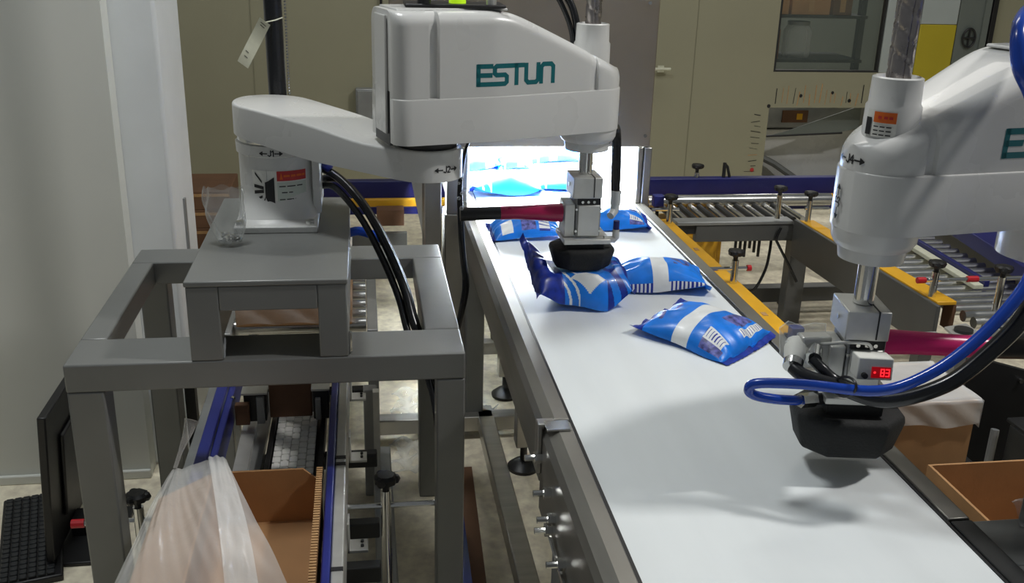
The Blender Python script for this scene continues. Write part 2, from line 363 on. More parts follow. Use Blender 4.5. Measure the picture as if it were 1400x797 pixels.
build('body', B(-0.04, 0.10, 5.93, 5.999, 0.57, 0.76), M_alud, gb, bevel=0.006); build('lid', B(-0.03, 0.09, 5.922, 5.93, 0.58, 0.75), M_alud, gb, bevel=0.003)
tag(build('wall_wire', MB().tube([(0.115, 5.98, 1.9), (0.118, 5.98, 1.3), (0.112, 5.98, 0.98), (0.085, 5.975, 0.80), (0.10, 5.97, 0.74)], 0.008, 6, smooth=3), M_black), 'thin black wire running down olive wall to junction box', 'wire')

# ================================================================== BELT CONVEYOR
cv = thing('belt_conveyor', 'white belt conveyor with stainless side rails carrying blue bags', 'conveyor', (0.63, 2.6, 0))
def belt_fn():
    mb = MB(); mb.box(0.372, 0.889, 0.5, 4.3, 0.780, 0.795); mb.box(0.372, 0.889, 0.5, 4.3, 0.70, 0.712); return mb
build('belt', belt_fn(), M_belt, cv)
build('belt_bed', B(0.36, 0.90, 0.5, 4.3, 0.714, 0.778), M_steel, cv)
build('edge_strip', B(0.3655, 0.3715, 0.5, 4.3, 0.782, 0.7965), M_black, cv)
build('edge_strip', B(0.8895, 0.8945, 0.5, 4.3, 0.782, 0.7965), M_black, cv)
rl = MB(); rl.prism([(0.365, 0.802), (0.338, 0.802), (0.320, 0.79), (0.312, 0.775), (0.312, 0.672), (0.330, 0.672), (0.330, 0.775), (0.365, 0.790)], 0, 1)
def rail_y(mb, y0, y1):
    o = MB(); o.v = [Vector((p.x, y0 + (y1 - y0) * p.z, p.y)) for p in mb.v]; o.f = [list(f) for f in mb.f]; o.mi = list(mb.mi); return o
build('side_rail', rail_y(rl, 1.62, 4.25), M_rail, cv, bevel=0.002, angle=20)
rl2 = MB(); rl2.prism([(0.365, 0.800), (0.338, 0.800), (0.320, 0.788), (0.312, 0.775), (0.312, 0.62), (0.330, 0.62), (0.330, 0.775), (0.365, 0.790)], 0, 1)
build('side_rail', rail_y(rl2, 0.5, 1.612), M_rail, cv, bevel=0.002, angle=20)
rr_ = MB(); rr_.prism([(0.895, 0.80), (0.930, 0.80), (0.936, 0.79), (0.936, 0.67), (0.92, 0.67), (0.92, 0.785), (0.895, 0.785)], 0, 1)
build('side_rail', rail_y(rr_, 1.232, 4.25), M_rail, cv, bevel=0.002, angle=20)
build('side_rail', rail_y(rr_, 0.5, 1.226), M_dark, cv, bevel=0.002)
build('joint_plate', B(0.315, 0.360, 1.575, 1.612, 0.8005, 0.8045), M_chrome, cv, bevel=0.001)
build('joint_strap', MB().box(0.303, 0.312, 1.60, 1.63, 0.70, 0.80).box(0.303, 0.335, 1.60, 1.625, 0.7985, 0.803), M_steel, cv, bevel=0.002)
for (y, z) in ((1.60, 0.735), (1.50, 0.72), (1.455, 0.695), (1.475, 0.66), (1.36, 0.67)):
    b = MB(); b.cyl((0.312, y, z), (0.298, y, z), 0.011, n=6); b.cyl((0.298, y, z), (0.280, y, z), 0.006, n=8); build('bolt', b, M_chrome, cv)
build('rail_lip', MB().cyl((0.306, 1.46, 0.655), (0.306, 1.20, 0.64), 0.004, n=6), M_chrome, cv)
# legs, feet and floor frame
for (x, y) in ((0.355, 1.50), (0.355, 3.1), (0.88, 1.5), (0.88, 3.1), (0.40, 2.25)):
    if (x, y) == (0.40, 2.25): continue
    build('leg', B(x - 0.03, x + 0.03, y - 0.03, y + 0.03, 0.06, 0.70), M_frame, cv, bevel=0.004)
for (x, y) in ((0.49, 2.82), (0.505, 3.36)):
    f = build('foot', MB().lathe([(0.05, 0.0), (0.052, 0.012), (0.030, 0.03), (0.012, 0.035), (0.012, 0.11), (0.001, 0.11)], x, y, 20), M_black, cv)
build('leg', B(0.46, 0.52, 2.79, 2.85, 0.09, 0.71), M_steel, cv, bevel=0.004); build('leg', B(0.475, 0.535, 3.33, 3.39, 0.09, 0.71), M_steel, cv, bevel=0.004)
build('floor_rail', B(0.365, 0.420, 1.5, 3.12, 0.03, 0.085), M_steel, cv, bevel=0.004)
build('cross_rail', B(-0.02, 0.90, 3.03, 3.085, 0.03, 0.085), M_steel, cv, bevel=0.004)
build('cross_rail', B(0.1, 0.90, 3.52, 3.57, 0.10, 0.15), M_steel, cv, bevel=0.004)
build('cross_rail', B(0.33, 0.90, 2.48, 2.50, 0.60, 0.66), M_steel, cv, bevel=0.004)

# ================================================================== STAINLESS TUNNEL
tn = thing('steel_tunnel', 'stainless inspection tunnel with lit white interior over far belt end', 'machine', (0.57, 3.7, 0))
build('front_panel', B(0.085, 0.935, 3.15, 3.19, 0.992, 2.2), M_panel, tn, bevel=0.004)
build('roof', B(0.085, 0.935, 3.19, 4.6, 1.07, 1.11), M_pillar, tn)
build('side_wall', B(0.905, 0.935, 3.24, 4.6, 0.80, 1.07), M_pillar, tn); build('side_wall', B(0.20, 0.232, 3.24, 4.6, 0.62, 1.07), M_pillar, tn)
build('back_wall', B(0.2, 0.935, 4.6, 4.63, 0.70, 1.07), M_pillar, tn)
p = MB(); p.box(0.897, 0.915, 3.152, 3.23, 0.80, 0.99); p.box(0.918, 0.945, 3.150, 3.235, 0.0, 0.99); build('post', p, M_steel, tn, bevel=0.004)
p = MB(); p.box(0.188, 0.243, 3.10, 3.235, 0.0, 0.99); p.box(0.256, 0.345, 3.13, 3.235, 0.0, 0.775); p.box(0.262, 0.330, 3.13, 3.20, 0.775, 0.99); build('post', p, M_steel, tn, bevel=0.004)
build('lamp_panel', B(0.27, 0.87, 3.24, 4.1, 1.063, 1.069), mat('lamp_white', (0.9, 0.9, 0.9), 0.5, var=0, emit=((0.95, 1, 1), 6)), tn)
for (x, z) in ((0.915, 1.03), (0.90, 1.45), (0.11, 1.4)):
    build('screw', MB().lathe([(0.006, 0), (0.006, 0.004), (0.001, 0.005)], 0, 0, 8) if False else MB().cyl((x, 3.151, z), (x, 3.144, z), 0.006, n=8), M_chrome, tn)
tag(build('belt_extension', B(0.30, 0.89, 4.31, 4.59, 0.74, 0.795), M_belt), 'short white belt piece at the far end inside lit tunnel', 'belt')

# ================================================================== MOUNTING FRAME (left)
def frame_thing(name, label, x0, x1, y0, y1, zt, riser, sides=(0.056, 0.08), fb=(0.14, 0.12)):
    t = thing(name, label, 'frame', ((x0 + x1) / 2, (y0 + y1) / 2, 0))
    h = 0.062
    tp = MB()
    build('front_bar', B(x0, x1, y0, y0 + fb[0], zt - h, zt), M_frame, t, bevel=0.004)
    build('rear_bar', B(x0, x1, y1 - fb[1], y1, zt - h, zt), M_frame, t, bevel=0.004)
    build('side_bar', B(x0, x0 + sides[0], y0 + fb[0], y1 - fb[1], zt - h, zt), M_frame, t, bevel=0.004)
    build('side_bar', B(x1 - sides[1], x1, y0 + fb[0], y1 - fb[1], zt - h, zt), M_frame, t, bevel=0.004)
    for (a, b) in ((x0, y0), (x1 - 0.062, y0), (x0, y1 - 0.07), (x1 - 0.062, y1 - 0.07)):
        lw = 0.075 if a == x0 else 0.062
        build('leg', B(a + (0.001 if a == x0 else 0), a + lw, b + 0.001, b + 0.07, 0.0, zt - h), M_frame, t, bevel=0.004)
    rx0, rx1, ry0, ry1, rz = riser
    r = MB()
    r.box(rx0, rx0 + 0.064, ry0, ry0 + 0.05, zt, rz - 0.012); r.box(rx1 - 0.06, rx1, ry0, ry0 + 0.05, zt, rz - 0.012)
    r.box(rx0 + 0.064, rx1 - 0.06, ry0, ry0 + 0.05, rz - 0.066, rz - 0.012)
    r.box(rx0, rx0 + 0.05, ry0 + 0.05, ry1, zt, rz - 0.012); r.box(rx1 - 0.05, rx1, ry0 + 0.05, ry1, zt, rz - 0.012)
    rs = build('riser', r, M_frame, t, bevel=0.003)
    build('top_plate', B(rx0 - 0.003, rx1 + 0.003, ry0 - 0.003, ry1 + 0.003, rz - 0.012, rz), M_frame, rs, bevel=0.003)
    wd = MB()
    wd.tube([(rx1 + 0.004, ry0 + 0.012 + 0.004, zt + 0.003 + k * 0.008) for k in range(7)], [0.004, 0.0045, 0.0035, 0.005, 0.004, 0.0045, 0.003], 8)
    wd.tube([(rx0 + 0.066, ry0 + 0.004 + k * 0.004, zt + 0.004 + k * 0.006) for k in range(7)], [0.003, 0.0045, 0.0035, 0.005, 0.004, 0.0045, 0.003], 8)
    build('weld_bead', wd, M_chrome, rs)
    return t
frame_thing('mounting_frame', 'grey welded steel frame under the near left robot, over cardboard box', -0.618, 0.206, 1.958, 2.745, 0.795, (-0.364, -0.042, 1.9585, 2.62, 0.970))
frame_thing('mounting_frame', 'dark grey frame corner beside near end of white belt', 0.946, 1.75, 0.40, 1.252, 0.78, (1.03, 1.45, 0.72, 1.25, 0.970))

# ================================================================== SCARA ROBOTS
def loft(mb, xs, wf, zb, zt, fil, nf=4, mi=0):
    rings = []
    for x in xs:
        wv, b, t = wf(x), zb(x), zt(x); fl = min(fil, wv * 0.95, (t - b) * 0.6); r = [(x, -wv, b), (x, wv, b)]
        for k in range(nf + 1):
            a = PI / 2 * k / nf; r.append((x, wv - fl + fl * math.cos(a), t - fl + fl * math.sin(a)))
        for k in range(nf + 1):
            a = PI / 2 * (1 - k / nf); r.append((x, -wv + fl - fl * math.cos(a), t - fl + fl * math.sin(a)))
        rings.append(r)
    mb.rings(rings, mi)
def smooth_tab(tab, x):
    e = 0.014; return sum(lerp(tab, x + e * k) for k in (-2, -1, 0, 1, 2)) / 5
L2 = 0.397; RF = 0.068
def w_plan(x, extra=0.0):
    if x < -0.065: return (0.068 + 0.032 * math.sqrt(max(0, 1 - ((-0.065 - x) / 0.035) ** 2))) + extra
    if x < 0.12: return 0.10 + extra
    if x < L2 + 0.012: return 0.10 + (RF * 0.985 - 0.10) * (x - 0.12) / (L2 + 0.012 - 0.12) + extra
    return math.sqrt(max(1e-6, RF ** 2 - (x - L2) ** 2)) * 1.0 + extra
def robot(name, label, J1, J2, J3, grip_rot, hose_dir):
    J1 = Vector(J1); J2 = Vector(J2); J3 = Vector(J3)
    t = thing(name, label, 'robot arm', (J1.x, J1.y, 0.97))
    # base
    b = MB(); b.box(J1.x - 0.095, J1.x + 0.098, J1.y - 0.175, J1.y + 0.12, 0.97, 0.986)
    bs = build('base_plate', b, M_paint, t, bevel=0.003)
    for (dx, dy) in ((0.08, -0.155), (0.08, 0.08), (-0.08, -0.155), (-0.08, 0.08)):
        build('bolt', MB().cyl((J1.x + dx, J1.y + dy, 0.986), (J1.x + dx, J1.y + dy, 0.996), 0.011, n=6), M_chrome, bs)
    c = MB(); n = 48; rg = []
    for (z, r, e) in ((0.986, 0.096, 5), (0.992, 0.095, 4.4), (1.01, 0.093, 2.8), (1.03, 0.092, 2.2), (1.05, 0.092, 2), (1.13, 0.092, 2), (1.134, 0.097, 2), (1.158, 0.098, 2)):
        ring = []
        for k in range(n):
            a = 2 * PI * k / n; ca, sa = math.cos(a), math.sin(a); rad = r / ((abs(ca) ** e + abs(sa) ** e) ** (1 / e))
            ring.append((J1.x + rad * ca, J1.y + rad * sa * (1 + max(0, e - 2.2) * 0.07 if sa < 0 else 1), z))
        rg.append(ring)
    c.rings(rg)
    cl = build('column', c, M_paint, t)
    build('column_flange', B(J1.x + 0.084, J1.x + 0.103, J1.y - 0.06, J1.y + 0.115, 0.986, 1.15), M_paint, cl, bevel=0.003)
    build('bearing_ring', MB().lathe([(0.092, 1.158), (0.093, 1.162), (0.093, 1.176), (0.085, 1.178)], J1.x, J1.y, 40), M_chrome, t)
    # warning label on the column
    camdir = math.atan2(-J1.y, -J1.x)
    fc = lambda u, v, off=0.0008: (J1.x + (0.092 + off) * math.cos(camdir + u), J1.y + (0.092 + off) * math.sin(camdir + u), v)
    lb = MB()
    lb.grid(lambda a, q: fc(-0.72 + a * 1.5, 1.015 + q * 0.085), 24, 1, 0)
    lb.grid(lambda a, q: fc(-0.05 + a * 0.80, 1.075 + q * 0.024, 0.0014), 14, 1, 1)
    lb.grid(lambda a, q: fc(-0.05 + a * 0.80, 1.017 + q * 0.055, 0.0012), 14, 1, 2)
    F2 = lambda u, v: fc(u, v, 0.0022)
    for k, (a, bb_) in enumerate(((0.12, 0.28), (0.31, 0.43), (0.46, 0.6), (0.62, 0.70))): ribbon(lb, F2, [(a, 1.087), (bb_, 1.087)], 0.005, 4)
    for (z, s) in ((1.062, (0, .16, .2, .42, .46, .62)), (1.047, (.06, .2, .24, .34)), (1.030, (0, .14, .18, .36, .40, .56))):
        for a, q in zip(s[::2], s[1::2]): ribbon(lb, F2, [(a, z), (q, z)], 0.0026, 3)
    lb.add([F2(0.02, 1.079), F2(0.10, 1.079), F2(0.06, 1.096)], [(0, 1, 2)], 4)
    # crush pictogram: block, wedge and strokes
    lb.add([F2(-0.30, 1.022), F2(-0.12, 1.020), F2(-0.12, 1.085), F2(-0.28, 1.075), F2(-0.36, 1.072), F2(-0.36, 1.036)], [(0, 1, 2, 3, 4, 5)], 3)
    for pl_ in ([(-0.66, 1.062), (-0.40, 1.058)], [(-0.66, 1.046), (-0.40, 1.050)]): ribbon(lb, F2, pl_, 0.008, 3)
    for pl_ in ([(-0.62, 1.093), (-0.44, 1.072)], [(-0.30, 1.098), (-0.30, 1.078)], [(-0.69, 1.026), (-0.44, 1.037)], [(-0.46, 1.014), (-0.36, 1.034)]): ribbon(lb, F2, pl_, 0.006, 3)
    build('warning_label', lb, [M_paper, M_lred, M_lgrn, M_ink, M_lora], cl)
    j = MB(); fr_ = lambda u, v: (J1.x + 0.0985 * math.cos(camdir + u / 0.0985), J1.y + 0.0985 * math.sin(camdir + u / 0.0985), v)
    write(j, fr_, '<J1>', -0.042, 1.1365, 0.013, 0.0026)
    build('axis_mark', j, M_ink, cl)
    # link 1
    dv = (J2 - J1); L1 = dv.length; ph = math.atan2(dv.y, dv.x)
    Mx = Matrix.Translation((J1.x, J1.y, 0)) @ Matrix.Rotation(ph, 4, 'Z')
    def w1(x):
        r0, r1 = 0.100, 0.078
        if x < 0: return math.sqrt(max(1e-6, r0 * r0 - x * x))
        if x > L1: return math.sqrt(max(1e-6, r1 * r1 - (x - L1) ** 2))
        return r0 + (r1 - r0) * x / L1
    xs = [-0.1 * math.cos(PI / 2 * k / 12) for k in range(13)] + [L1 * k / 16 for k in range(1, 16)] + [L1 + 0.078 * math.sin(PI / 2 * k / 12) for k in range(13)]
    xs[0] += 0.0006; xs[-1] -= 0.0006
    l1 = MB(); l1.m = Mx
    loft(l1, xs, w1, lambda x: smooth_tab([(-0.1, 1.179), (-0.05, 1.177), (0.42 * L1, 1.147), (0.95 * L1, 1.137), (L1 + 0.1, 1.137)], x), lambda x: smooth_tab([(-0.1, 1.252), (0.02, 1.247), (0.20, 1.228), (0.335, 1.206), (L1 + 0.1, 1.203)], x), 0.006)
    k1 = build('link_one', l1, M_paint, t, angle=30)
    j = MB()
    f1 = lambda u, v: (J2.x + 0.0788 * math.cos(-1.15 + u / 0.0788), J2.y + 0.0788 * math.sin(-1.15 + u / 0.0788), v)
    write(j, f1, '<J2>', -0.02, 1.158, 0.013, 0.0026); build('axis_mark', j, M_ink, k1)
    build('elbow_ring', MB().lathe([(0.066, 1.203), (0.068, 1.206), (0.068, 1.222), (0.06, 1.224)], J2.x, J2.y, 40), M_black, t)
    # link 2
    dv = (J3 - J2); ph = math.atan2(dv.y, dv.x)
    Mx = Matrix.Translation((J2.x, J2.y, 1.222)) @ Matrix.Rotation(ph, 4, 'Z')
    front = [L2 + 0.012 + (RF - 0.0125) * math.sin(PI / 2 * k / 12) for k in range(13)]
    rear = [-0.0995, -0.098, -0.095, -0.090, -0.082, -0.074, -0.065]
    bd = MB(); bd.m = Mx
    loft(bd, rear + [-0.03 + 0.03 * k for k in range(15)] + front, lambda x: w_plan(x, 0.003), lambda x: 0.003, lambda x: 0.098, 0.004, 2)
    band = build('arm_band', bd, M_paint, t, angle=30)
    TZ = [(-0.1, 0.272), (0.14, 0.272), (0.165, 0.267), (0.183, 0.260), (0.228, 0.241), (0.278, 0.219), (0.345, 0.189), (0.393, 0.165), (0.433, 0.149), (0.47, 0.132)]
    def wc(x):
        v = w_plan(x, -0.0015)
        for cx, hw, dp in ((-0.017, 0.009, 0.011), (0.372, 0.0075, 0.007)):
            q = abs(x - cx)
            if q < hw: v -= dp
            elif q < hw + 0.003: v -= dp * (hw + 0.003 - q) / 0.003
        return v
    xs = sorted(set(rear + [-0.055 + 0.01 * k for k in range(46)] + [-0.029, -0.026, -0.0085, -0.008, -0.005, 0.362, 0.3645, 0.3795, 0.382] + front))
    cv_ = MB(); cv_.m = Mx
    loft(cv_, xs, wc, lambda x: 0.097, lambda x: smooth_tab(TZ, x), 0.030, 6)
    cov = build('arm_cover', cv_, M_paint, t, angle=32)
    tpn = MB(); tpn.m = Mx; tpn.box(-0.085, 0.160, -0.062, 0.062, 0.270, 0.2755); build('top_cap', tpn, M_paint, cov, bevel=0.003)
    rp = MB(); rp.m = Mx; rp.box(-0.106, -0.1005, -0.045, 0.030, 0.02, 0.262); rp.box(-0.1004, -0.097, -0.03, 0.02, 0.05, 0.10, 1); build('rear_panel', rp, [M_paint, M_black], t, bevel=0.002)
    gp = MB(); gp.m = Mx; gp.box(-0.1003, -0.094, -0.055, 0.05, -0.003, 0.11); build('rear_gap', gp, M_black, t)
    # logo on both sides, its ends away from and towards the nose
    for sgn in (-1, 1):
        lg = MB(); lg.m = Mx
        # u runs left to right for someone facing that side
        fn = (lambda u, v, s=sgn: ((u if s < 0 else -u), s * (w_plan((u if s < 0 else -u)) - 0.0012), v))
        u0 = 0.080 if sgn < 0 else -0.244
        write(lg, fn, 'ESTUN', u0, 0.124, 0.0372, 0.0097, 0.215)
        build('logo_lettering', lg, M_teal, cov)
    # axis marks on the nose
    for (txt, ang, z, vert) in (('<J4>', 0, 0.1085, False), ('<J3>', 0, 0.05, True)):
        j = MB(); j.m = Mx
        cd = math.atan2(-J3.y, -J3.x) - ph
        a0 = cd - 0.86 if not vert else cd - 1.02
        rad = RF + (0.0005 if not vert else 0.0038)
        if not vert:
            fj = lambda u, v: (L2 + rad * math.cos(a0 + u / rad), rad * math.sin(a0 + u / rad), v)
            write(j, fj, txt, -0.026, z, 0.0125, 0.0026)
        else:
            fj = lambda u, v: (L2 + rad * math.cos(a0 - v / rad), rad * math.sin(a0 - v / rad), u)
            write(j, fj, txt, 0.018, -0.006, 0.0125, 0.0026)
        build('axis_mark', j, M_ink, band)
    # nose boss, nut housing, quill
    build('spindle_boss', MB().lathe([(0.068, 1.226), (0.066, 1.206), (0.060, 1.195), (0.054, 1.192), (0.051, 1.172), (0.02, 1.170)], J3.x, J3.y, 40), M_paint, t)
    nt = build('nut_housing', MB().lathe([(0.0425, 1.33), (0.0415, 1.415), (0.0385, 1.42), (0.0375, 1.458), (0.033, 1.460), (0.030, 1.452), (0.018, 1.450)], J3.x, J3.y, 40), M_paint, t)
    fn_ = lambda u, v: (J3.x + 0.0468 * math.cos(camd + u), J3.y + 0.0468 * math.sin(camd + u), v)
    camd = math.atan2(-J3.y, -J3.x)
    lb = MB(); rN = lambda z: 0.0455 - (0 if z < 1.38 else min(0.0065, (z - 1.38) * 0.9))
    fq = lambda u, v, o=0.0016: (J3.x + (lerp([(1.33, 0.0425), (1.415, 0.0415), (1.42, 0.0385), (1.458, 0.0375)], v) + o) * math.cos(camd + u), J3.y + (lerp([(1.33, 0.0425), (1.415, 0.0415), (1.42, 0.0385), (1.458, 0.0375)], v) + o) * math.sin(camd + u), v)
    if name == 'scara_robot' and J1.x > 0:
        lb.grid(lambda a, q: fq(-0.95 + a * 1.15, 1.372 + q * 0.040, 0.0012), 12, 4, 0)
        lb.grid(lambda a, q: fq(-0.62 + a * 0.78, 1.394 + q * 0.016, 0.0022), 10, 2, 1)
        lb.grid(lambda a, q: fq(-0.94 + a * 0.24, 1.374 + q * 0.026, 0.0022), 4, 2, 2)
        for z in (1.388, 1.382, 1.376):
            for a in (-0.58, -0.36, -0.14): ribbon(lb, lambda u, v: fq(u, v, 0.0026), [(a, z), (a + 0.09, z), (a + 0.17, z)], 0.0018, 2)
        for a in (-0.45, -0.25, -0.08): ribbon(lb, lambda u, v: fq(u, v, 0.003), [(a, 1.402), (a + 0.12, 1.402)], 0.004, 3)
        build('warning_label', lb, [M_paper, M_lora, M_ink, M_lred], nt)
    sp = MB()
    def sf(a, q):
        th = 2 * PI * a; z = 1.43 + q * 0.42; g = 0.13 if abs(((z * 28 + th / (2 * PI) * 2) % 1) - 0.5) > 0.40 else 0
        fl = 0.16 * max(0, math.cos(4 * th)) ** 6
        r = 0.0185 * (1 - g - fl); return (J3.x + r * math.cos(th), J3.y + r * math.sin(th), z)
    sp.grid(sf, 32, 110); build('ball_screw', sp, M_spin, t, angle=50)
    build('quill', MB().lathe([(0.0165, 1.175), (0.0165, 1.095), (0.001, 1.095)], J3.x, J3.y, 28), M_chrome, t)
    return t, Mx

def gripper(J3, rot, label, dz=0.0, ph=1.0, hs=1.0, drop=0.0, elbow=True):
    g_ = thing('vacuum_gripper', label, 'gripper', (J3[0], J3[1], 0.885), None)
    R = Matrix.Translation((J3[0], J3[1], drop)) @ Matrix.Rotation(rot, 4, 'Z')
    def P(nm, m, par=g_, **k): return build(nm, m, k.pop('mat'), par, **k)
    def nb(): x = MB(); x.m = R; return x
    c = nb(); c.box(-0.036, 0.034, -0.045, 0.045, 1.062, 1.112); clamp = P('clamp_block', c, mat=M_alu, bevel=0.002)
    P('clamp_slot', nb().box(0.0125, 0.0150, -0.0458, 0.046, 1.065, 1.1128), mat=M_ink)
    P('bolt', nb().cyl((-0.0362, 0.0, 1.088), (-0.0385, 0.0, 1.088), 0.005, n=8), clamp, mat=M_chrome)
    P('recess', nb().box(-0.024, 0.032, -0.0395, -0.0375, 1.046, 1.0605), mat=M_ink)
    P('valve_body', nb().box(-0.026, 0.034, -0.038, 0.045, 0.968, 1.061), mat=M_alud, bevel=0.002)
    P('front_plate', nb().box(-0.022, 0.030, -0.0435, -0.0385, 0.970, 1.045), mat=M_alu, bevel=0.0015)
    P('side_flange', nb().box(-0.052, -0.027, -0.034, 0.036, 0.966, 1.046), mat=M_alu, bevel=0.002)
    for z in (1.053,):
        for x in (-0.012, 0.002, 0.016): P('screw', nb().cyl((x, -0.039, z), (x, -0.043, z), 0.0035, n=8), mat=M_chrome)
    for (x, z) in ((-0.0255, 1.035), (-0.0255, 0.982), (0.0325, 1.035), (0.0325, 0.982)): P('screw', nb().cyl((x, -0.0385, z), (x, -0.042, z), 0.003, n=8), mat=M_chrome)
    P('base_plate', nb().box(-0.055, 0.058, -0.055, 0.055, 0.952, 0.964), mat=M_alu, bevel=0.0015)
    if elbow: P('elbow_fitting', nb().tube([(0.045, -0.04, 0.960), (0.070, -0.04, 0.960), (0.0735, -0.04, 0.964), (0.0735, -0.04, 0.985)], 0.0085, 12), mat=M_alu)
    if elbow: P('fitting_collar', nb().cyl((0.0735, -0.04, 0.985), (0.0735, -0.04, 1.006), 0.0075, n=12), mat=M_blue)
    P('neck', nb().box(-0.046, 0.046, -0.044, 0.044, 0.928 + dz, 0.952), mat=M_foam, bevel=0.004)
    o8 = lambda a, b, cc: [(-a, -b + cc), (-a + cc, -b), (a - cc, -b), (a, -b + cc), (a, b - cc), (a - cc, b), (-a + cc, b), (-a, b - cc)]
    pd = nb(); pd.rings([[(x, y, z) for x, y in o8(a, b, c_)] for (a, b, c_, z) in ((a_ * hs, b_ * hs, cc_ * hs, 0.938 + dz - (0.938 - z_) * ph) for a_, b_, cc_, z_ in ((0.060, 0.048, 0.026, 0.884), (0.067, 0.054, 0.030, 0.890), (0.073, 0.060, 0.033, 0.912), (0.077, 0.064, 0.036, 0.926), (0.076, 0.063, 0.036, 0.934), (0.070, 0.057, 0.033, 0.938)))])
    P('suction_pad', pd, mat=M_foam, bevel=0.004, angle=50)
    return g_, R

LJ = ((-0.210, 2.464), (0.137, 2.165), (0.52, 2.27)); RJ = ((1.32, 1.11), (1.1855, 1.5257), (0.802, 1.423))
robot('scara_robot', 'white SCARA robot standing on the grey frame left of the belt', *LJ, 0, -1)
robot('scara_robot', 'nearer white SCARA robot reaching in from right of frame', *RJ, 0, 1)
gL, RL = gripper(LJ[2], 0.0, 'vacuum gripper with black pad pressing a crumpled blue bag')
gR, RR = gripper(RJ[2], math.radians(-10), 'vacuum gripper with black pad hovering empty above white belt', -0.010, 1.36, 1.17, -0.018, False)

# ================================================================== BAGS
def bag(label, c, rot, L, W, H, style=0, bend=None, band=(0.02, 0.17), nu=150, nv=110):
    t = thing('detergent_bag' if False else 'filled_bag', label, 'bag', (c[0], c[1], 0.7955), 'blue filled bags on the white belt')
    R = Matrix.Translation((c[0], c[1], 0.7965)) @ Matrix.Rotation(rot, 4, 'Z'); rd = random.Random(hash(label) % 1000 if False else int(abs(c[0] * 991 + c[1] * 577)))
    ph = [rd.uniform(0, 6.28) for _ in range(8)]
    def surf(u, v, top):
        au, av = abs(u), abs(v)
        th = max(0, 1 - au ** 2.6) ** 0.62 * max(0, 1 - av ** 2.6) ** 0.55
        ridge = (math.sin(v * 9 + ph[0] + u * 2) * 0.5 + math.sin(v * 17 + ph[1]) * 0.4) * max(0, au - 0.35) * (1 - av ** 3) * 0.22 * min(1, 0.06 / H)
        rp = (math.sin(u * 6 + ph[2] + 3 * v) + math.sin(u * 11 - v * 7 + ph[3]) * 0.6) * 0.035 * (1 - au * au)
        edge = 0.16 + 0.13 * math.sin(u * 2.4 + ph[4]) * av + 0.10 * math.sin(v * 2 + ph[5]) * au
        z = H * (edge * (au ** 3 + av ** 3) * 0.6 + (0.88 * th + ridge + rp * th if top else 0.0))
        if not top: z = H * edge * (au ** 3 + av ** 3) * 0.6 - 0.0 + H * 0.02
        x = u * L / 2 * (1 - 0.05 * (1 - av) * 0 - 0.03 * av * av); y = v * W / 2 * (1 - 0.07 * (1 - au ** 2) + 0.02 * math.sin(u * 5 + ph[6]))
        z = max(z, 0.0005) + (0.0006 if top else 0)
        if bend: x, y, z = bend(x, y, z, top)
        return (x, y, z)
    def mf(a, b):
        u, v = a * 2 - 1, b * 2 - 1
        if abs(u - band[0]) < band[1]: return 1
        if style == 0:
            if 0.38 < u < 0.74 and 0.0 < v < 0.66: return 3
            if 0.78 < u < 0.92 and -0.05 < v < 0.78: return 1 if (v * 14) % 1 < 0.75 or u < 0.80 or u > 0.9 else 2
            if 0.42 < u < 0.86 and -0.82 < v < -0.50: return 1 if (u * 16) % 1 < 0.7 or v > -0.56 or v < -0.78 else 2
            if 0.42 < u < 0.90 and -0.96 < v < -0.82: return 3
            if u < -0.55 and abs(v + 0.2) < 0.5 and math.sin(u * 30 + v * 9) > 0.2: return 3
            if u < -0.82: return 2
        if style == 1:
            if 0.35 < u < 0.75 and abs(v - 0.2) < 0.36 and math.sin(u * 26 + 12 * v) > -0.2: return 3
            if -0.92 < u < -0.62 and 0.2 < v < 0.8: return 1 if math.sin(u * 60) > -0.6 else 0
            if v < -0.93: return 1 if math.sin(u * 70) > 0 else 2
        if style == 4:
            if abs(u - 0.08) / 0.34 + abs(v + 0.70) / 0.24 < 1: return 1
            if u < -0.42: return 2
            if u > 0.45 and math.sin(u * 20 + v * 9) > 0.1: return 2
            if v < -0.5 and u < -0.1 and math.sin(u * 34 + v * 20) > 0.6: return 1
        if style == 2:
            if -0.80 < u < -0.45 and -0.93 < v < -0.25: return 1
            if -0.2 < u < 0.24 and -0.90 < v < -0.1: return 3
            if 0.34 < u < 0.66 and -0.93 < v < -0.05: return 1 if math.sin(v * 30) > -0.6 else 2
        if style == 3:
            if -0.35 < u < 0.05 and abs(v + 0.1) < 0.5 and math.sin(u * 46 - v * 6) > 0: return 2
            if -0.8 < u < -0.5 and math.sin(u * 20 + v * 14) > 0.3: return 1
        return 0
    mb = MB(); mb.m = R
    mb.grid(lambda a, q: surf(a * 2 - 1, q * 2 - 1, True), nu, nv, 0, mf)
    body = build('body', mb, [M_blueb, M_bagw, M_bluen, M_bagv], t, angle=180)
    m2 = MB(); m2.m = R; m2.grid(lambda a, q: surf(a * 2 - 1, q * 2 - 1, False), 24, 18); build('underside', m2, M_blueb, t, angle=180)
    for s in (-1, 1):
        m3 = MB(); m3.m = R; k = 24
        def sf(a, q, s=s):
            p = Vector(surf(s, a * 2 - 1, True)); e = 0.014 * q + (0.0016 * (1 if int(a * k + .5) % 2 else 0) if q > 0.9 else 0)
            if bend:
                p0 = Vector(surf(s * 0.96, a * 2 - 1, True)); d_ = (p - p0).normalized(); return p + d_ * e
            return (p.x + s * e, p.y, max(0.001, p.z - 0.006 * q * (1 if s > 0 else -0.5)))
        m3.grid(sf, k, 3); build('end_seal', m3, M_bluen if style != 1 else M_blueb, t, angle=180)
    return t
bag('large blue bag with wide white band, foremost on the belt', (0.750, 2.005), math.radians(-50), 0.235, 0.215, 0.068, 0, band=(0.0, 0.17))
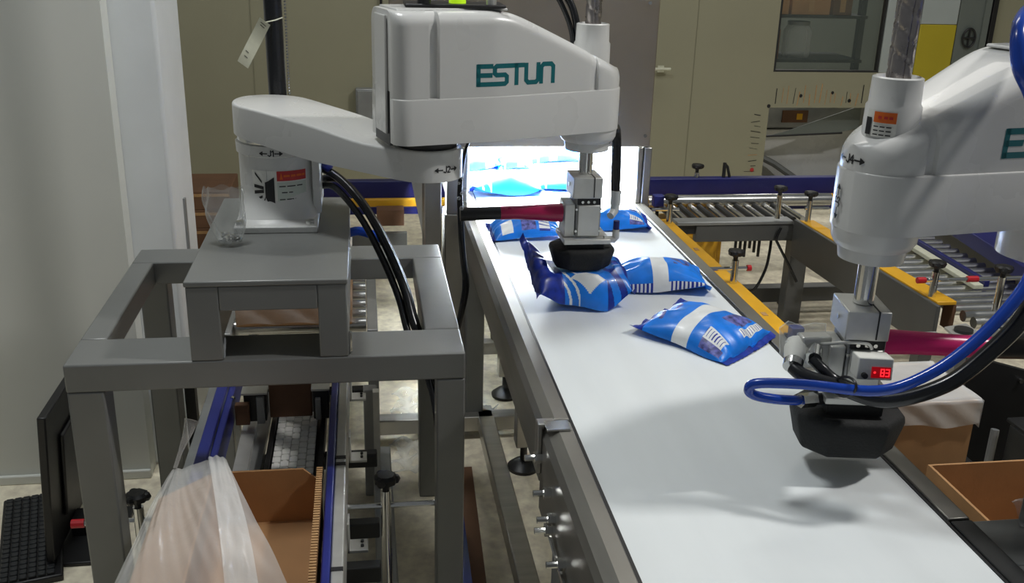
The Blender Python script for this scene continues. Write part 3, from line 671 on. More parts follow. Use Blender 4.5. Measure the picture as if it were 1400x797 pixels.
bag('blue bag with white band between gripped bag and yellow guard', (0.745, 2.365), math.radians(-8), 0.235, 0.185, 0.072, 1, band=(0.0, 0.17))
def bend3(x, y, z, top):
    q = max(0.0, abs(x) / 0.118 - 0.45); up = (0.098 if x < 0 else 0.060) * (q / 0.55) ** 1.25
    back = 0.3 + 0.7 * (y + 0.095) / 0.19
    zz = z + up * (back if x < 0 else 0.75)
    if abs(x) < 0.082 and y > -0.062: zz = min(zz, 0.0845 + 0.5 * max(0, abs(x) - 0.07))
    return (x * (1 - 0.06 * q), y - 0.01 * math.sin(x * 40) * (1 if y < 0 else 0), zz)
bag('crumpled blue bag squeezed under the far robot pad', (0.512, 2.262), math.radians(3), 0.245, 0.185, 0.112, 4, bend3, band=(5, 0.13))
bag('blue bag printed with white barcodes, below the pink tube', (0.470, 2.815), math.radians(2), 0.20, 0.125, 0.050, 2, lambda x, y, z, top: (x, y, z * 1.15 + (y + 0.0625) * 0.16 * (1 if top else 0)), band=(5, 0.1))
bag('bright blue bag at tunnel mouth, left of far gripper', (0.480, 3.34), math.radians(4), 0.235, 0.15, 0.085, 3, band=(5, 0.1))
bag('blue bag half hidden behind the far gripper blocks', (0.690, 3.40), math.radians(-12), 0.19, 0.15, 0.055, 3, band=(5, 0.1))
bag('blue bag peeking out right of far gripper elbow', (0.765, 2.90), math.radians(-8), 0.19, 0.14, 0.062, 0, band=(-0.7, 0.1))
bag('leftmost bag deep inside the lit tunnel', (0.42, 3.72), math.radians(10), 0.17, 0.13, 0.085, 3, band=(0.5, 0.2), nu=80, nv=50)
bag('middle bag deep inside the lit tunnel', (0.565, 3.72), math.radians(-6), 0.12, 0.10, 0.07, 3, band=(0.5, 0.2), nu=80, nv=50)
bag('right bag deepest inside the lit tunnel', (0.735, 3.84), math.radians(0), 0.235, 0.13, 0.075, 3, band=(0.0, 0.12), nu=80, nv=50)

# ================================================================== HOSES AND CABLES
def hose(name, pts, r, m, label, cat='hose', smooth=6, n=12, group=None):
    return tag(build(name, MB().tube(pts, r, n, smooth=smooth), m), label, cat, group)
HP = [(-0.121, 2.545, 1.075), (-0.061, 2.50, 1.048), (0.001, 2.42, 0.992), (0.051, 2.33, 0.915), (0.088, 2.25, 0.838), (0.108, 2.185, 0.770), (0.150, 2.13, 0.68), (0.168, 2.075, 0.58), (0.175, 2.06, 0.3), (0.175, 2.07, 0.02)]
hose('black_cable', HP, 0.0105, M_hose, 'thick black cable curving from near robot base, upper one of bundle', 'cable')
hose('black_cable', [(x + 0.006, y + 0.020, z - 0.010) if i else (-0.115, 2.56, 1.035) for i, (x, y, z) in enumerate(HP)], 0.0095, M_hose, 'thick black cable curving from near robot base, middle one of bundle', 'cable')
hose('black_cable', [(x - 0.014, y - 0.006, z - 0.020) if i else (-0.118, 2.54, 1.02) for i, (x, y, z) in enumerate(HP)], 0.0085, M_hose, 'thick black cable curving from near robot base, lower one of bundle', 'cable')
hose('blue_air_line', [(-0.121, 2.53, 1.085), (-0.10, 2.525, 1.078), (-0.085, 2.52, 1.068)], 0.011, M_blue2, 'short blue air fitting at rear of near robot base', 'hose')
bl = thing('blue_hose', 'thick blue hose end beside the grey riser under black cables', 'hose', (0.0, 2.56, 0.88))
build('hose', MB().tube([(-0.044, 2.52, 0.90), (-0.02, 2.52, 0.905), (0.015, 2.52, 0.895), (0.037, 2.52, 0.885), (0.05, 2.52, 0.875)], 0.012, 12, smooth=4), M_bluehose, bl)
build('clip', MB().box(-0.05, -0.040, 2.50, 2.54, 0.885, 0.92), M_alu, bl)
hose('hanging_black_cable', [(0.262, 2.33, 1.20), (0.246, 2.38, 1.152), (0.234, 2.4, 1.06), (0.236, 2.4, 0.966), (0.243, 2.4, 0.87), (0.251, 2.4, 0.79), (0.239, 2.4, 0.71), (0.23, 2.4, 0.66)], [0.004, 0.004, 0.006, 0.0085, 0.0085, 0.0095, 0.0085, 0.006], M_hose, 'limp black cable hanging beside belt from far robot elbow', 'cable', smooth=5)
# pink tubes to the grippers
pt = thing('magenta_tube', 'magenta padded tube with black end beside far gripper', 'tube', (0.34, 2.27, 1.0))
pk = MB(); pk.tube([(0.466, 2.265, 1.018), (0.44, 2.265, 1.0185), (0.40, 2.267, 1.019), (0.36, 2.27, 1.0185), (0.318, 2.27, 1.018)], [0.0225, 0.0215, 0.0185, 0.0165, 0.0162], 18)
build('tube', pk, M_pink, pt)
build('black_end', MB().tube([(0.318, 2.27, 1.018), (0.27, 2.27, 1.017), (0.222, 2.27, 1.016)], [0.0155, 0.016, 0.0165], 16), M_black, pt)
pf = MB()
for k in range(7): pf.sphere((0.224 + 0.008 * math.sin(k * 2.1), 2.255, 1.035 + k * 0.012), 0.0055 - 0.0004 * k, 8)
build('tie_tail', pf, M_film2, pt)
pt2 = thing('magenta_tube', 'thick magenta tube reaching nearer gripper from the right', 'tube', (0.95, 1.41, 1.0))
pk = MB(); pk.tube([(0.843, 1.432, 1.020), (0.90, 1.422, 1.020), (0.96, 1.412, 1.018), (1.04, 1.404, 1.013)], [0.0225, 0.020, 0.019, 0.019], 18, smooth=3); build('tube', pk, M_pink2, pt2)
build('black_end', MB().tube([(1.04, 1.404, 1.013), (1.2, 1.40, 1.006)], [0.018, 0.018], 16), M_black, pt2)
# cable at the far gripper
cb = thing('black_cable', 'pair of black cables dropping from far robot nose to gripper', 'cable', (0.60, 2.3, 1.0))
build('cable', MB().tube([(0.585, 2.27, 1.225), (0.600, 2.30, 1.207), (0.606, 2.30, 1.13), (0.607, 2.30, 1.055)], 0.0085, 10, smooth=4), M_hose, cb)
build('cable', MB().tube([(0.575, 2.285, 1.225), (0.594, 2.305, 1.205), (0.597, 2.305, 1.13), (0.600, 2.305, 1.055)], 0.006, 10, smooth=4), M_hose, cb)
cf = MB(); cf.cyl((0.606, 2.30, 1.062), (0.606, 2.30, 1.028), 0.0125, n=14); cf.tube([(0.606, 2.30, 1.03), (0.603, 2.295, 1.012), (0.590, 2.28, 1.004)], [0.0115, 0.0105, 0.0095], 14)
build('clear_fitting', cf, M_fit, cb)
# top hoses of the far robot
hose('black_hose', [(0.30, 2.33, 1.52), (0.36, 2.335, 1.555), (0.43, 2.33, 1.545), (0.475, 2.32, 1.50), (0.492, 2.305, 1.44), (0.492, 2.30, 1.40)], 0.0085, M_hose, 'black hose arching to back of far robot nut housing, outer one')
hose('black_hose', [(0.30, 2.32, 1.515), (0.37, 2.32, 1.535), (0.43, 2.315, 1.525), (0.462, 2.31, 1.48), (0.480, 2.305, 1.43), (0.482, 2.30, 1.39)], 0.006, M_hose, 'thin black hose arching to back of far robot nut housing, inner one')
lp = thing('signal_lamp', 'yellow green signal lamp on top of far robot arm', 'lamp', (0.2, 2.17, 1.498))
build('base', MB().box(0.09, 0.30, 2.120, 2.22, 1.498, 1.505), M_black, lp, bevel=0.003); build('dome', MB().lathe([(0.018, 1.5005), (0.018, 1.535), (0.011, 1.547), (0.001, 1.549)], 0.202, 2.165, 20), M_lamp, lp)
build('connector', MB().cyl((0.27, 2.135, 1.505), (0.27, 2.135, 1.54), 0.011, n=14), M_alu, lp); build('connector', MB().cyl((0.13, 2.135, 1.505), (0.13, 2.135, 1.55), 0.014, n=14), M_black, lp)
# right robot hoses
RB = [(0.6976, 1.3898, 0.9386), (0.6859, 1.3781, 0.9439), (0.6443, 1.3643, 0.9546), (0.6081, 1.3621, 0.9641), (0.5943, 1.3579, 0.9769), (0.6049, 1.3504, 0.9908), (0.6678, 1.3206, 1.0004), (0.7647, 1.2737, 1.0078), (0.8296, 1.2535, 1.0419), (0.8893, 1.2503, 1.0909), (0.9383, 1.2524, 1.1473), (0.9734, 1.2652, 1.1984), (0.9894, 1.2897, 1.2698), (0.9851, 1.3068, 1.3763), (0.9500, 1.3131, 1.4476), (0.9255, 1.3195, 1.4903), (0.9372, 1.3525, 1.5382), (1.0117, 1.4484, 1.5542), (1.0863, 1.5549, 1.5222), (1.1076, 1.5868, 1.4796)]
hose('blue_hose', RB, [0.0082, 0.0082, 0.0084, 0.0094, 0.0112, 0.0118, 0.0118], M_bluehose, 'bright blue hose looping from nearer gripper up to its arm', smooth=7, n=14)
RK = [(0.677, 1.386, 1.000), (0.690, 1.365, 0.993), (0.7348, 1.3366, 0.9854), (0.7860, 1.2844, 0.9854), (0.8637, 1.2599, 1.0195), (0.9244, 1.2567, 1.0728), (0.9734, 1.2599, 1.1324), (1.0064, 1.2780, 1.2027), (1.0171, 1.2940, 1.2772), (1.0117, 1.3046, 1.3731), (0.9745, 1.3153, 1.4583), (0.9532, 1.3312, 1.5009), (0.9798, 1.3845, 1.5329), (1.0437, 1.4803, 1.5435), (1.1182, 1.5655, 1.5115), (1.1289, 1.5975, 1.4796)]
hose('black_hose', RK, [0.0115, 0.0125, 0.0145, 0.016, 0.016], M_hose, 'thick black hose running along below the bright blue hose', smooth=7, n=14)
hose('black_hose', [(0.712, 1.392, 1.010), (0.722, 1.375, 1.000), (0.7455, 1.3579, 0.9833), (0.7934, 1.3046, 0.9812), (0.8680, 1.2727, 1.0110), (0.9319, 1.2695, 1.0643), (0.9819, 1.2727, 1.1260), (1.0171, 1.2886, 1.1974), (1.0309, 1.3046, 1.2772), (1.0224, 1.3153, 1.3731), (0.9905, 1.3312, 1.4583), (0.9905, 1.3845, 1.5115), (1.0650, 1.4910, 1.5329), (1.1396, 1.5868, 1.4903)], 0.0095, M_hose, 'thinner black hose tucked behind the bright blue hose', smooth=7)
tag(build('cable_tie', MB().tube([(0.7306, 1.312 + 0.034 * math.cos(a * PI / 10), 0.998 - 0.014 * math.cos(a * PI / 10) + 0.017 * math.sin(a * PI / 10)) for a in range(21)], 0.0022, 6), M_black), 'black cable tie binding blue and black hoses at gripper', 'cable tie')
vg = thing('vacuum_gauge', 'white square gauge with red digital display on nearer gripper', 'gauge', (0.7775, 1.344, 1.0073))
G = Matrix.Translation((0.792, 1.344, 0.996)) @ Matrix.Rotation(math.radians(-12), 4, 'Z') @ Matrix.Rotation(math.radians(-8), 4, 'X')
m_ = MB(); m_.m = G; m_.box(-0.0275, 0.0275, -0.014, 0.028, 0, 0.036); build('body', m_, M_paper, vg, bevel=0.002)
m_ = MB(); m_.m = G; m_.box(-0.006, 0.024, -0.0150, -0.0141, 0.004, 0.022); sc_ = build('display', m_, M_ledbg, vg)
m_ = MB(); m_.m = G; fd = lambda u, v: (u, -0.0155, v)
for (u, segs) in ((0.0085, 'abcdefg'), (0.0165, 'abcdg')):
    S = {'a': [(0, 1), (1, 1)], 'b': [(1, 1), (1, .5)], 'c': [(1, .5), (1, 0)], 'd': [(0, 0), (1, 0)], 'e': [(0, 0), (0, .5)], 'f': [(0, .5), (0, 1)], 'g': [(0, .5), (1, .5)]}
    for q in segs: ribbon(m_, fd, [(u + a * 0.005, 0.0075 + b * 0.011) for a, b in S[q]], 0.0019)
m_.add([fd(-0.001 + 0.002 * math.cos(a * PI / 4), 0.013 + 0.002 * math.sin(a * PI / 4)) for a in range(8)], [tuple(range(8))])
build('digits', m_, M_led, sc_)
m_ = MB(); m_.m = G; m_.cyl((-0.017, -0.014, 0.008), (-0.017, -0.022, 0.008), 0.0045, n=10); build('button', m_, M_black, vg)
hose('grey_wire', [(0.7157, 1.4484, 1.0163), (0.7348, 1.4058, 1.0302), (0.7615, 1.3845, 1.0408), (0.7934, 1.3760, 1.0408), (0.8009, 1.3717, 1.0323)], 0.0028, M_alu, 'thin grey wire curving to the white gauge', 'wire', n=8)
br = thing('clear_bracket', 'clear plastic bracket with fittings on left of nearer gripper', 'bracket', (0.71, 1.43, 0.99))
pp = [(0.672, 1.440, 1.046), (0.688, 1.444, 1.056), (0.712, 1.446, 1.046), (0.735, 1.447, 1.050), (0.757, 1.449, 1.047), (0.757, 1.44, 0.99), (0.675, 1.432, 1.0)]; n = len(pp)
m_ = MB(); m_.add(pp + [(x, y + 0.004, z) for x, y, z in pp], [tuple(range(n)), tuple(range(2 * n - 1, n - 1, -1))] + [(i, (i + 1) % n, n + (i + 1) % n, n + i) for i in range(n)]); build('plate', m_, M_film2, br)
m_ = MB(); m_.add([(0.672, 1.438, 1.044), (0.676, 1.440, 1.000), (0.700, 1.395, 0.985), (0.694, 1.392, 1.012)], [(0, 1, 2, 3)]); build('side_wing', m_, M_film2, br)
m_ = MB(); m_.box(0.700, 0.752, 1.41, 1.438, 0.985, 1.040); build('block', m_, M_alu, br, bevel=0.004)
m_ = MB(); m_.tube([(0.700, 1.43, 1.018), (0.690, 1.41, 1.014), (0.682, 1.395, 1.006)], [0.020, 0.0185, 0.016], 16); build('fitting', m_, M_paper, br, angle=50)
build('collar', MB().cyl((0.682, 1.395, 1.006), (0.677, 1.386, 1.000), 0.0165, n=16), M_chrome, br)
build('fitting', MB().cyl((0.722, 1.412, 1.018), (0.712, 1.392, 1.010), 0.0150, n=16), M_chrome, br)
el = thing('air_fitting', 'metal air fitting joining blue hose to nearer pad', 'fitting', (0.73, 1.40, 0.93))
build('nut', MB().cyl((0.699, 1.389, 0.9375), (0.728, 1.398, 0.934), 0.0125, n=6), M_chrome, el); build('stem', MB().tube([(0.728, 1.398, 0.934), (0.752, 1.404, 0.932), (0.772, 1.41, 0.928)], 0.010, 10), M_black, el)
# vertical column cable of near robot + tag
hose('column_cable', [(-0.205, 2.60, 0.98), (-0.212, 2.60, 1.2), (-0.214, 2.60, 1.5), (-0.214, 2.60, 2.2)], 0.0225, M_hose, 'thick black conduit rising behind near robot shoulder', 'cable', smooth=2, n=16)
bc = MB(); ks = 60
for k in range(ks): bc.sphere((-0.1835, 2.597, 1.18 + k * 0.0075), 0.0034, 6)
tag(build('bead_chain', bc, M_chrome), 'thin bead chain running down beside the black conduit', 'chain')
tg = thing('paper_tag', 'pale paper tag tied on the thick black conduit', 'tag', (-0.26, 2.5, 1.32))
sx, sz = 0.024, -0.018; lx, lz = -0.058, -0.103
def tf(a, q): return (-0.240 + a * sx + q * lx, 2.53 + 0.006 * math.sin(q * 5), 1.440 + a * sz + q * lz)
m_ = MB(); m_.grid(tf, 3, 10); m_.grid(lambda a, q: tuple(Vector(tf(a, q)) + Vector((0, 0.0012, 0))), 3, 10); build('paper', m_, M_tagp, tg)
m_ = MB()
for (u0, u1, v) in ((0.25, 0.75, 0.07), (0.3, 0.7, 0.12), (0.2, 0.5, 0.72), (0.3, 0.6, 0.82)): ribbon(m_, lambda u, v_: tuple(Vector(tf(u, v_)) + Vector((0, -0.0008, 0))), [(u0, v), (u1, v + 0.01)], 0.014)
build('pen_mark', m_, M_ink, tg)
build('string', MB().tube([(-0.228, 2.53, 1.428), (-0.205, 2.55, 1.432), (-0.19, 2.575, 1.436)], 0.0015, 6), M_tagp, tg)
# plastic bag of bolts on the riser
pb = MB()
def pbf(a, q):
    th = 2 * PI * a; c_ = Vector((-0.302 - 0.014 * q, 2.21 + 0.02 * q, 0.973 + 0.124 * q)); rx = lerp([(0, 0.018), (0.06, 0.028), (0.25, 0.036), (0.6, 0.043), (1, 0.042)], q); ry = lerp([(0, 0.018), (0.1, 0.030), (0.4, 0.022), (0.8, 0.016), (1, 0.012)], q)
    k = 1 + 0.10 * math.sin(3 * th + 7 * q) * q + 0.06 * math.sin(7 * th - 9 * q)
    return tuple(c_ + Vector((rx * k * math.cos(th), ry * k * math.sin(th), 0.004 * math.sin(5 * th) * q)))
pb.grid(pbf, 40, 24)
tag(build('plastic_bag', pb, M_film2, angle=180), 'clear crumpled plastic bag of bolts standing on grey riser', 'bag')
rb = random.Random(5)
for k in range(10):
    x = -0.302 + rb.uniform(-0.018, 0.018); y = 2.205 + rb.uniform(-0.014, 0.014); z = 0.981 + (k // 5) * 0.011; a = rb.uniform(0, PI)
    m_ = MB(); dx, dy = math.cos(a) * 0.008, math.sin(a) * 0.008
    m_.cyl((x - dx, y - dy, z), (x - dx * 0.3, y - dy * 0.3, z), 0.0065, n=6); m_.cyl((x - dx * 0.3, y - dy * 0.3, z), (x + dx, y + dy, z), 0.0035, n=8)
    tag(build('bolt', m_, M_chrome), 'small shiny steel bolt inside the clear bag on the riser', 'bolt', 'loose bolts in the plastic bag')

# ================================================================== LEFT BOX CONVEYOR
lc = thing('box_conveyor', 'low box conveyor with blue side rails under near grey frame', 'conveyor', (-0.23, 2.2, 0))
Z5 = 0.5
build('side_rail', B(-0.368, -0.395, 0.9, 2.78, 0.40, Z5).box(-0.43, -0.397, 0.9, 2.78, 0.36, 0.47), M_alud, lc, bevel=0.003)
build('guard_rail', MB().box(-0.3675, -0.350, 0.9, 2.78, 0.43, Z5).box(-0.3955, -0.3685, 0.9, 2.78, Z5 + 0.0005, Z5 + 0.012), M_blue2, lc, bevel=0.003)
build('side_rail', B(-0.082, -0.058, 0.9, 2.78, 0.36, Z5), M_alu, lc, bevel=0.003)
build('guard_rail', B(-0.100, -0.083, 0.9, 2.78, 0.42, Z5 + 0.008), M_blue2, lc, bevel=0.003)
build('guard_rail', B(-0.105, -0.101, 1.9, 2.45, 0.41, 0.47), M_alu, lc, bevel=0.001)
for y in (2.05, 2.02, 1.62): build('rail_slot', B(-0.0815, -0.0585, y, y + 0.012, Z5 - 0.001, Z5 + 0.0015), M_ink, lc)
zc = 0.40
ck = MB(); ck.box(-0.019 / 2, 0.019 / 2, -0.012, 0.012, 0, 0.010); ck.box(-0.005, 0.005, -0.018, -0.012, 0.001, 0.008)
first = None
for r in range(17):
    for c_ in range(5):
        x = -0.232 + c_ * 0.0205; y = 1.98 + r * 0.030 + (0.010 if c_ % 2 else 0)
        if first is None:
            m_ = MB(); m_.v = [p + Vector((x, y, zc)) for p in ck.v]; m_.f = [list(f) for f in ck.f]; m_.mi = list(ck.mi)
            first = build('chain_link', m_, M_chain, lc); fx, fy = x, y
        else:
            o = first.copy(); COL.objects.link(o); o.parent = lc; o.location = (x - fx, y - fy, random.uniform(-0.001, 0.0015))
build('chain_bed', B(-0.25, -0.13, 1.0, 2.9, 0.37, 0.398), M_dark, lc)
for x in (-0.258, -0.130): build('guide_strip', B(x, x + 0.012, 1.0, 2.9, 0.37, 0.418), M_black, lc)
build('flat_bar', B(-0.335, -0.300, 1.0, 2.72, 0.37, 0.40), M_alu, lc); build('flat_bar', B(-0.30, -0.272, 1.0, 2.66, 0.36, 0.385), M_alud, lc)
for y in (1.15, 1.62, 1.85, 2.02, 2.35, 2.75):
    build('cross_bar', B(-0.34, 0.015, y, y + 0.03, 0.30, 0.34), M_dark, lc, bevel=0.003)
for y in (1.62, 1.90, 2.30, 2.66):
    bp_ = build('bracket', B(-0.057, -0.012, y, y + 0.045, 0.345, 0.352).box(-0.057, -0.052, y, y + 0.045, 0.345, 0.42), M_alu, lc, bevel=0.001)
    build('bolt', MB().cyl((-0.025, y + 0.015, 0.352), (-0.025, y + 0.015, 0.357), 0.004, n=6), M_ink, bp_)
    build('bolt', MB().cyl((-0.025, y + 0.032, 0.352), (-0.025, y + 0.032, 0.357), 0.004, n=6), M_ink, bp_)
for (x, y) in ((0.0, 1.3), (0.0, 2.72), (-0.42, 1.3), (-0.42, 2.72)): build('leg', B(x - 0.02, x + 0.02, y - 0.02, y + 0.02, 0, 0.36), M_alud, lc, bevel=0.003)
build('lower_beam', B(0.005, 0.060, 1.0, 2.83, 0.04, 0.10), M_alud, lc, bevel=0.004)
build('upright', B(0.008, 0.026, 2.60, 2.625, 0.10, 0.40), M_alu, lc)
# stop blocks above the chain
sb = thing('stop_gate', 'dark stop gate with brown plate across the chain under the frame', 'gate', (-0.2, 2.42, 0.42))
build('plate', B(-0.262, -0.152, 2.418, 2.43, 0.425, 0.60), M_cardd, sb, bevel=0.003)
build('block', B(-0.325, -0.268, 2.40, 2.46, 0.425, 0.503), M_dark, sb, bevel=0.003); build('block', B(-0.346, -0.31, 2.38, 2.40, 0.425, 0.485), M_cardd, sb, bevel=0.003)
build('block', B(-0.148, -0.108, 2.40, 2.46, 0.425, 0.508), M_dark, sb, bevel=0.003); build('flange', B(-0.292, -0.272, 2.385, 2.40, 0.425, 0.50), M_alud, sb, bevel=0.002); build('flange', B(-0.142, -0.128, 2.385, 2.40, 0.43, 0.49), M_alud, sb, bevel=0.002)
build('cap', B(-0.33, -0.264, 2.395, 2.465, 0.504, 0.509), M_alu, sb); build('cap', B(-0.152, -0.105, 2.395, 2.465, 0.509, 0.514), M_alu, sb)
build('bolt', MB().cyl((-0.352, 2.40, 0.495), (-0.352, 2.39, 0.495), 0.007, n=8), M_chrome, sb)

# rollers further back
rc = thing('roller_conveyor', 'roller conveyor section behind the grey riser, left of belt', 'conveyor', (-0.2, 3.3, 0))
for y in [3.03 + 0.085 * k for k in range(8)]: build('roller', MB().cyl((-0.42, y, 0.44), (-0.006, y, 0.44), 0.024, n=16), M_roller, rc)
build('side_rail', B(-0.004, 0.03, 2.93, 3.75, 0.36, 0.46), M_alud, rc, bevel=0.003); build('side_rail', B(-0.455, -0.421, 2.93, 3.75, 0.36, 0.46), M_alud, rc, bevel=0.003)
for (x, y) in ((0.013, 3.0), (0.013, 3.65), (-0.438, 3.0), (-0.438, 3.65)): build('leg', B(x - 0.017, x + 0.017, y - 0.02, y + 0.02, 0, 0.36), M_alud, rc)
# wrapped carton on those rollers
def carton(label, x0, x1, y0, y1, z0, z1, cut=0.0, inner=None, flaps=True, wall=0.006, group=None, edge=True):
    t = thing('cardboard_box', label, 'box', ((x0 + x1) / 2, (y0 + y1) / 2, z0), group)
    build('bottom', B(x0, x1, y0, y1, z0, z0 + 0.006), M_card, t)
    m_ = MB(); q = MB()
    pts = [(x0, z0 + 0.006), (x1, z0 + 0.006), (x1, z1 - cut), (x1 - cut * 1.1, z1), (x0 + cut * 0.2, z1), (x0, z1 - cut * 0.2)]
    def vert_panel(y): 
        m_ = MB(); n = len(pts)
        m_.add([(x, y, z) for x, z in pts] + [(x, y + wall, z) for x, z in pts], [tuple(range(n)), tuple(range(2 * n - 1, n - 1, -1))] + [(i, (i + 1) % n, n + (i + 1) % n, n + i) for i in range(n)]); return m_
    build('back_panel', vert_panel(y1 - wall), M_card, t); build('front_panel', B(x0, x1, y0, y0 + wall, z0 + 0.006, z1), M_card, t)
    a = build('side_panel', B(x0, x0 + wall, y0 + wall, y1 - wall, z0 + 0.006, z1), M_card, t); b = build('side_panel', B(x1 - wall, x1, y0 + wall, y1 - wall, z0 + 0.006, z1), M_card, t)
    if edge:
        m_ = MB(); k = int((y1 - y0) / 0.009)
        for i in range(k): m_.box(x1 - wall - 0.003, x1 + 0.0035, y0 + i * 0.009, y0 + i * 0.009 + 0.0055, z1, z1 + 0.003)
        e = build('corrugated_edge', m_, M_cardl, b); e['kind'] = 'stuff'
    return t
t = thing('cardboard_box', 'closed carton under wrinkled film behind the riser window', 'box', (-0.22, 3.3, 0.465))
build('body', B(-0.408, -0.05, 2.965, 3.36, 0.4655, 0.66), M_card, t, bevel=0.004)
fm = MB()
def ff(a, q):
    if q < 0.5: p = (-0.412 + a * 0.366, 2.955, 0.475 + q * 2 * 0.19)
    else: p = (-0.412 + a * 0.366, 2.955 + (q - 0.5) * 2 * 0.40, 0.665)
    wv = 0.010 * abs(math.sin(a * 9 + q * 13)) ; return (p[0], p[1] - wv, p[2] + wv)
fm.grid(ff, 40, 40); build('film_cover', fm, M_film, t, angle=180)
# open carton with liner in the foreground
carton('open cardboard box with torn liner under near frame, foreground', -0.338, -0.108, 1.42, 1.925, 0.42, 0.552, cut=0.035)
fb_ = [o for o in bpy.data.objects if o.get('label', '').startswith('open cardboard box with torn liner')][0]
m_ = MB(); m_.add([(-0.338, 1.30, 0.552), (-0.338, 1.91, 0.552), (-0.445, 1.90, 0.505), (-0.445, 1.30, 0.505), (-0.338, 1.30, 0.556), (-0.338, 1.91, 0.556), (-0.445, 1.90, 0.509), (-0.445, 1.30, 0.509)], [(0, 3, 2, 1), (4, 5, 6, 7), (0, 1, 5, 4), (1, 2, 6, 5), (2, 3, 7, 6), (3, 0, 4, 7)])
build('flap', m_, M_card, fb_)
ln = MB()
TOP = [(-0.425, 1.935, 0.548), (-0.418, 1.936, 0.558), (-0.410, 1.936, 0.560), (-0.400, 1.936, 0.556), (-0.380, 1.937, 0.566), (-0.345, 1.936, 0.575), (-0.306, 1.934, 0.572)]
BOT = [(-0.485, 1.36, 0.550), (-0.43, 1.36, 0.572), (-0.385, 1.36, 0.582), (-0.32, 1.36, 0.586), (-0.26, 1.36, 0.586), (-0.20, 1.36, 0.582), (-0.104, 1.36, 0.572)]
TT = [Vector(p) for p in TOP]; BB = [Vector(p) for p in BOT]
def lf(a, q):
    i = min(5, int(a * 6)); f = a * 6 - i; tt = TT[i].lerp(TT[i + 1], f); b_ = BB[i].lerp(BB[i + 1], f); p = tt.lerp(b_, q)
    amp = min(1, q * 2.2 + 0.12)
    p.z += amp * (0.008 * math.sin(a * 15 + 2.6 * math.sin(q * 2.6) + 1.0) + 0.003 * math.sin(a * 31 + q * 9 + 3 * math.sin(a * 7)) * math.sin(q * 5 + a * 6) + 0.0012 * math.sin(a * 71 - q * 21)) + 0.02 * math.sin(PI * q) * (1 - abs(a - .4))
    p.z -= 0.04 * max(0, 0.10 - a) * 10 * q
    return tuple(p)
ln.grid(lf, 130, 60)
lo = tag(build('box_liner', ln, M_film, angle=180), 'torn clear plastic liner draped over foreground box left side', 'plastic liner')
hm = MB()
hm.grid(lambda a, q: tuple(Vector(lf(0.84 - 0.10 * q + a * (0.16 - 0.03 * q), q)) + Vector((0, 0, 0.006 + 0.005 * math.sin(a * PI) + 0.002 * math.sin(a * 17 + q * 5)))), 14, 50)
build('folded_hem', hm, film('film_fold', (0.9, 0.9, 0.88), 0.34, 0.25, 0.45), lo, angle=180)
tl = MB(); tl.tube([(-0.413, 1.935, 0.560), (-0.402, 1.955, 0.59), (-0.388, 1.975, 0.622), (-0.380, 1.99, 0.645)], [0.004, 0.005, 0.010, 0.016], 10, smooth=3); build('twisted_tail', tl, M_film, lo)

# guide clamps: upright, knob, crossbar
def clamp(label, x, y, z0, h, bar=None, barh=0.05, knob=True, red=(), sensor=False):
    t = thing('guide_clamp', label, 'clamp', (x, y, z0), 'guide rail clamps')
    build('upright', MB().cyl((x, y, z0), (x, y, z0 + h), 0.0125, n=14), M_chrome, t)
    if knob:
        m_ = MB(); m_.lathe([(0.008, z0 + h), (0.009, z0 + h + 0.016), (0.026, z0 + h + 0.020), (0.028, z0 + h + 0.034), (0.020, z0 + h + 0.040), (0.001, z0 + h + 0.041)], x, y, 9)
        for a in range(3): m_.sphere((x + 0.022 * math.cos(a * 2.1), y + 0.022 * math.sin(a * 2.1), z0 + h + 0.028), 0.012, 8)
        build('knob', m_, M_black, t)
    if bar:
        (ax, ay), (bx, by) = bar; zb = z0 + barh; rd = build('cross_rod', MB().cyl((x + ax, y + ay, zb), (x + bx, y + by, zb), 0.007, n=10), M_chrome, t)
        for (px, py, ln_) in red:
            v = Vector((bx - ax, by - ay, 0)).normalized(); p = Vector((x + px, y + py, zb)); build('red_cap', MB().cyl(p, p + v * ln_, 0.011, n=10), M_red, rd)
    return t
clamp('guide clamp with crossbar standing mid way on yellow guard', 1.281, 3.168, Z5, 0.085, ((-0.115, 0.0), (0.055, 0.0)), 0.055, red=((0.045, 0, 0.015),))
clamp('guide clamp on far end of yellow guard beside steel tunnel', 1.276, 3.935, Z5, 0.085, ((-0.08, 0), (0.04, 0)), 0.06)
clamp('guide clamp at middle of transverse roller conveyor front edge', 1.781, 3.985, Z5, 0.105)
clamp('guide clamp at corner where second yellow beam starts', 1.895, 3.925, Z5, 0.095, ((-0.02, 0), (0.09, 0)), 0.06)
clamp('guide clamp with red capped crossbar on near yellow beam end', 1.933, 2.985, Z5, 0.09, ((-0.05, 0.0), (0.47, -0.0)), 0.06, red=((-0.065, 0, 0.03), (0.12, 0, 0.04)))
clamp('guide clamp with tall post, rightmost near blue hose', 2.075, 2.833, Z5, 0.12)
clamp('guide clamp with crossbar between near frame legs', 0.031, 2.02, 0.10, 0.33, ((-0.105, 0), (0.115, 0)), 0.288)
clamp('guide clamp behind left leg of near grey frame', -0.565, 2.20, 0.0, 0.31, ((-0.13, 0.0), (0.15, 0)), 0.272, red=((-0.158, 0, 0.03),))
clamp('taller knob on far blue rail against olive wall', 1.566, 4.465, 0.57, 0.025)
t = thing('guide_post', 'thin bent post on far blue rail, right of a knob', 'post', (1.70, 4.465, 0.57)); build('post', MB().cyl((1.70, 4.465, 0.57), (1.70, 4.465, 0.64), 0.009, n=8), M_dark, t); build('lever', MB().tube([(1.70, 4.465, 0.635), (1.715, 4.465, 0.62), (1.73, 4.465, 0.571)], 0.007, 8), M_dark, t)
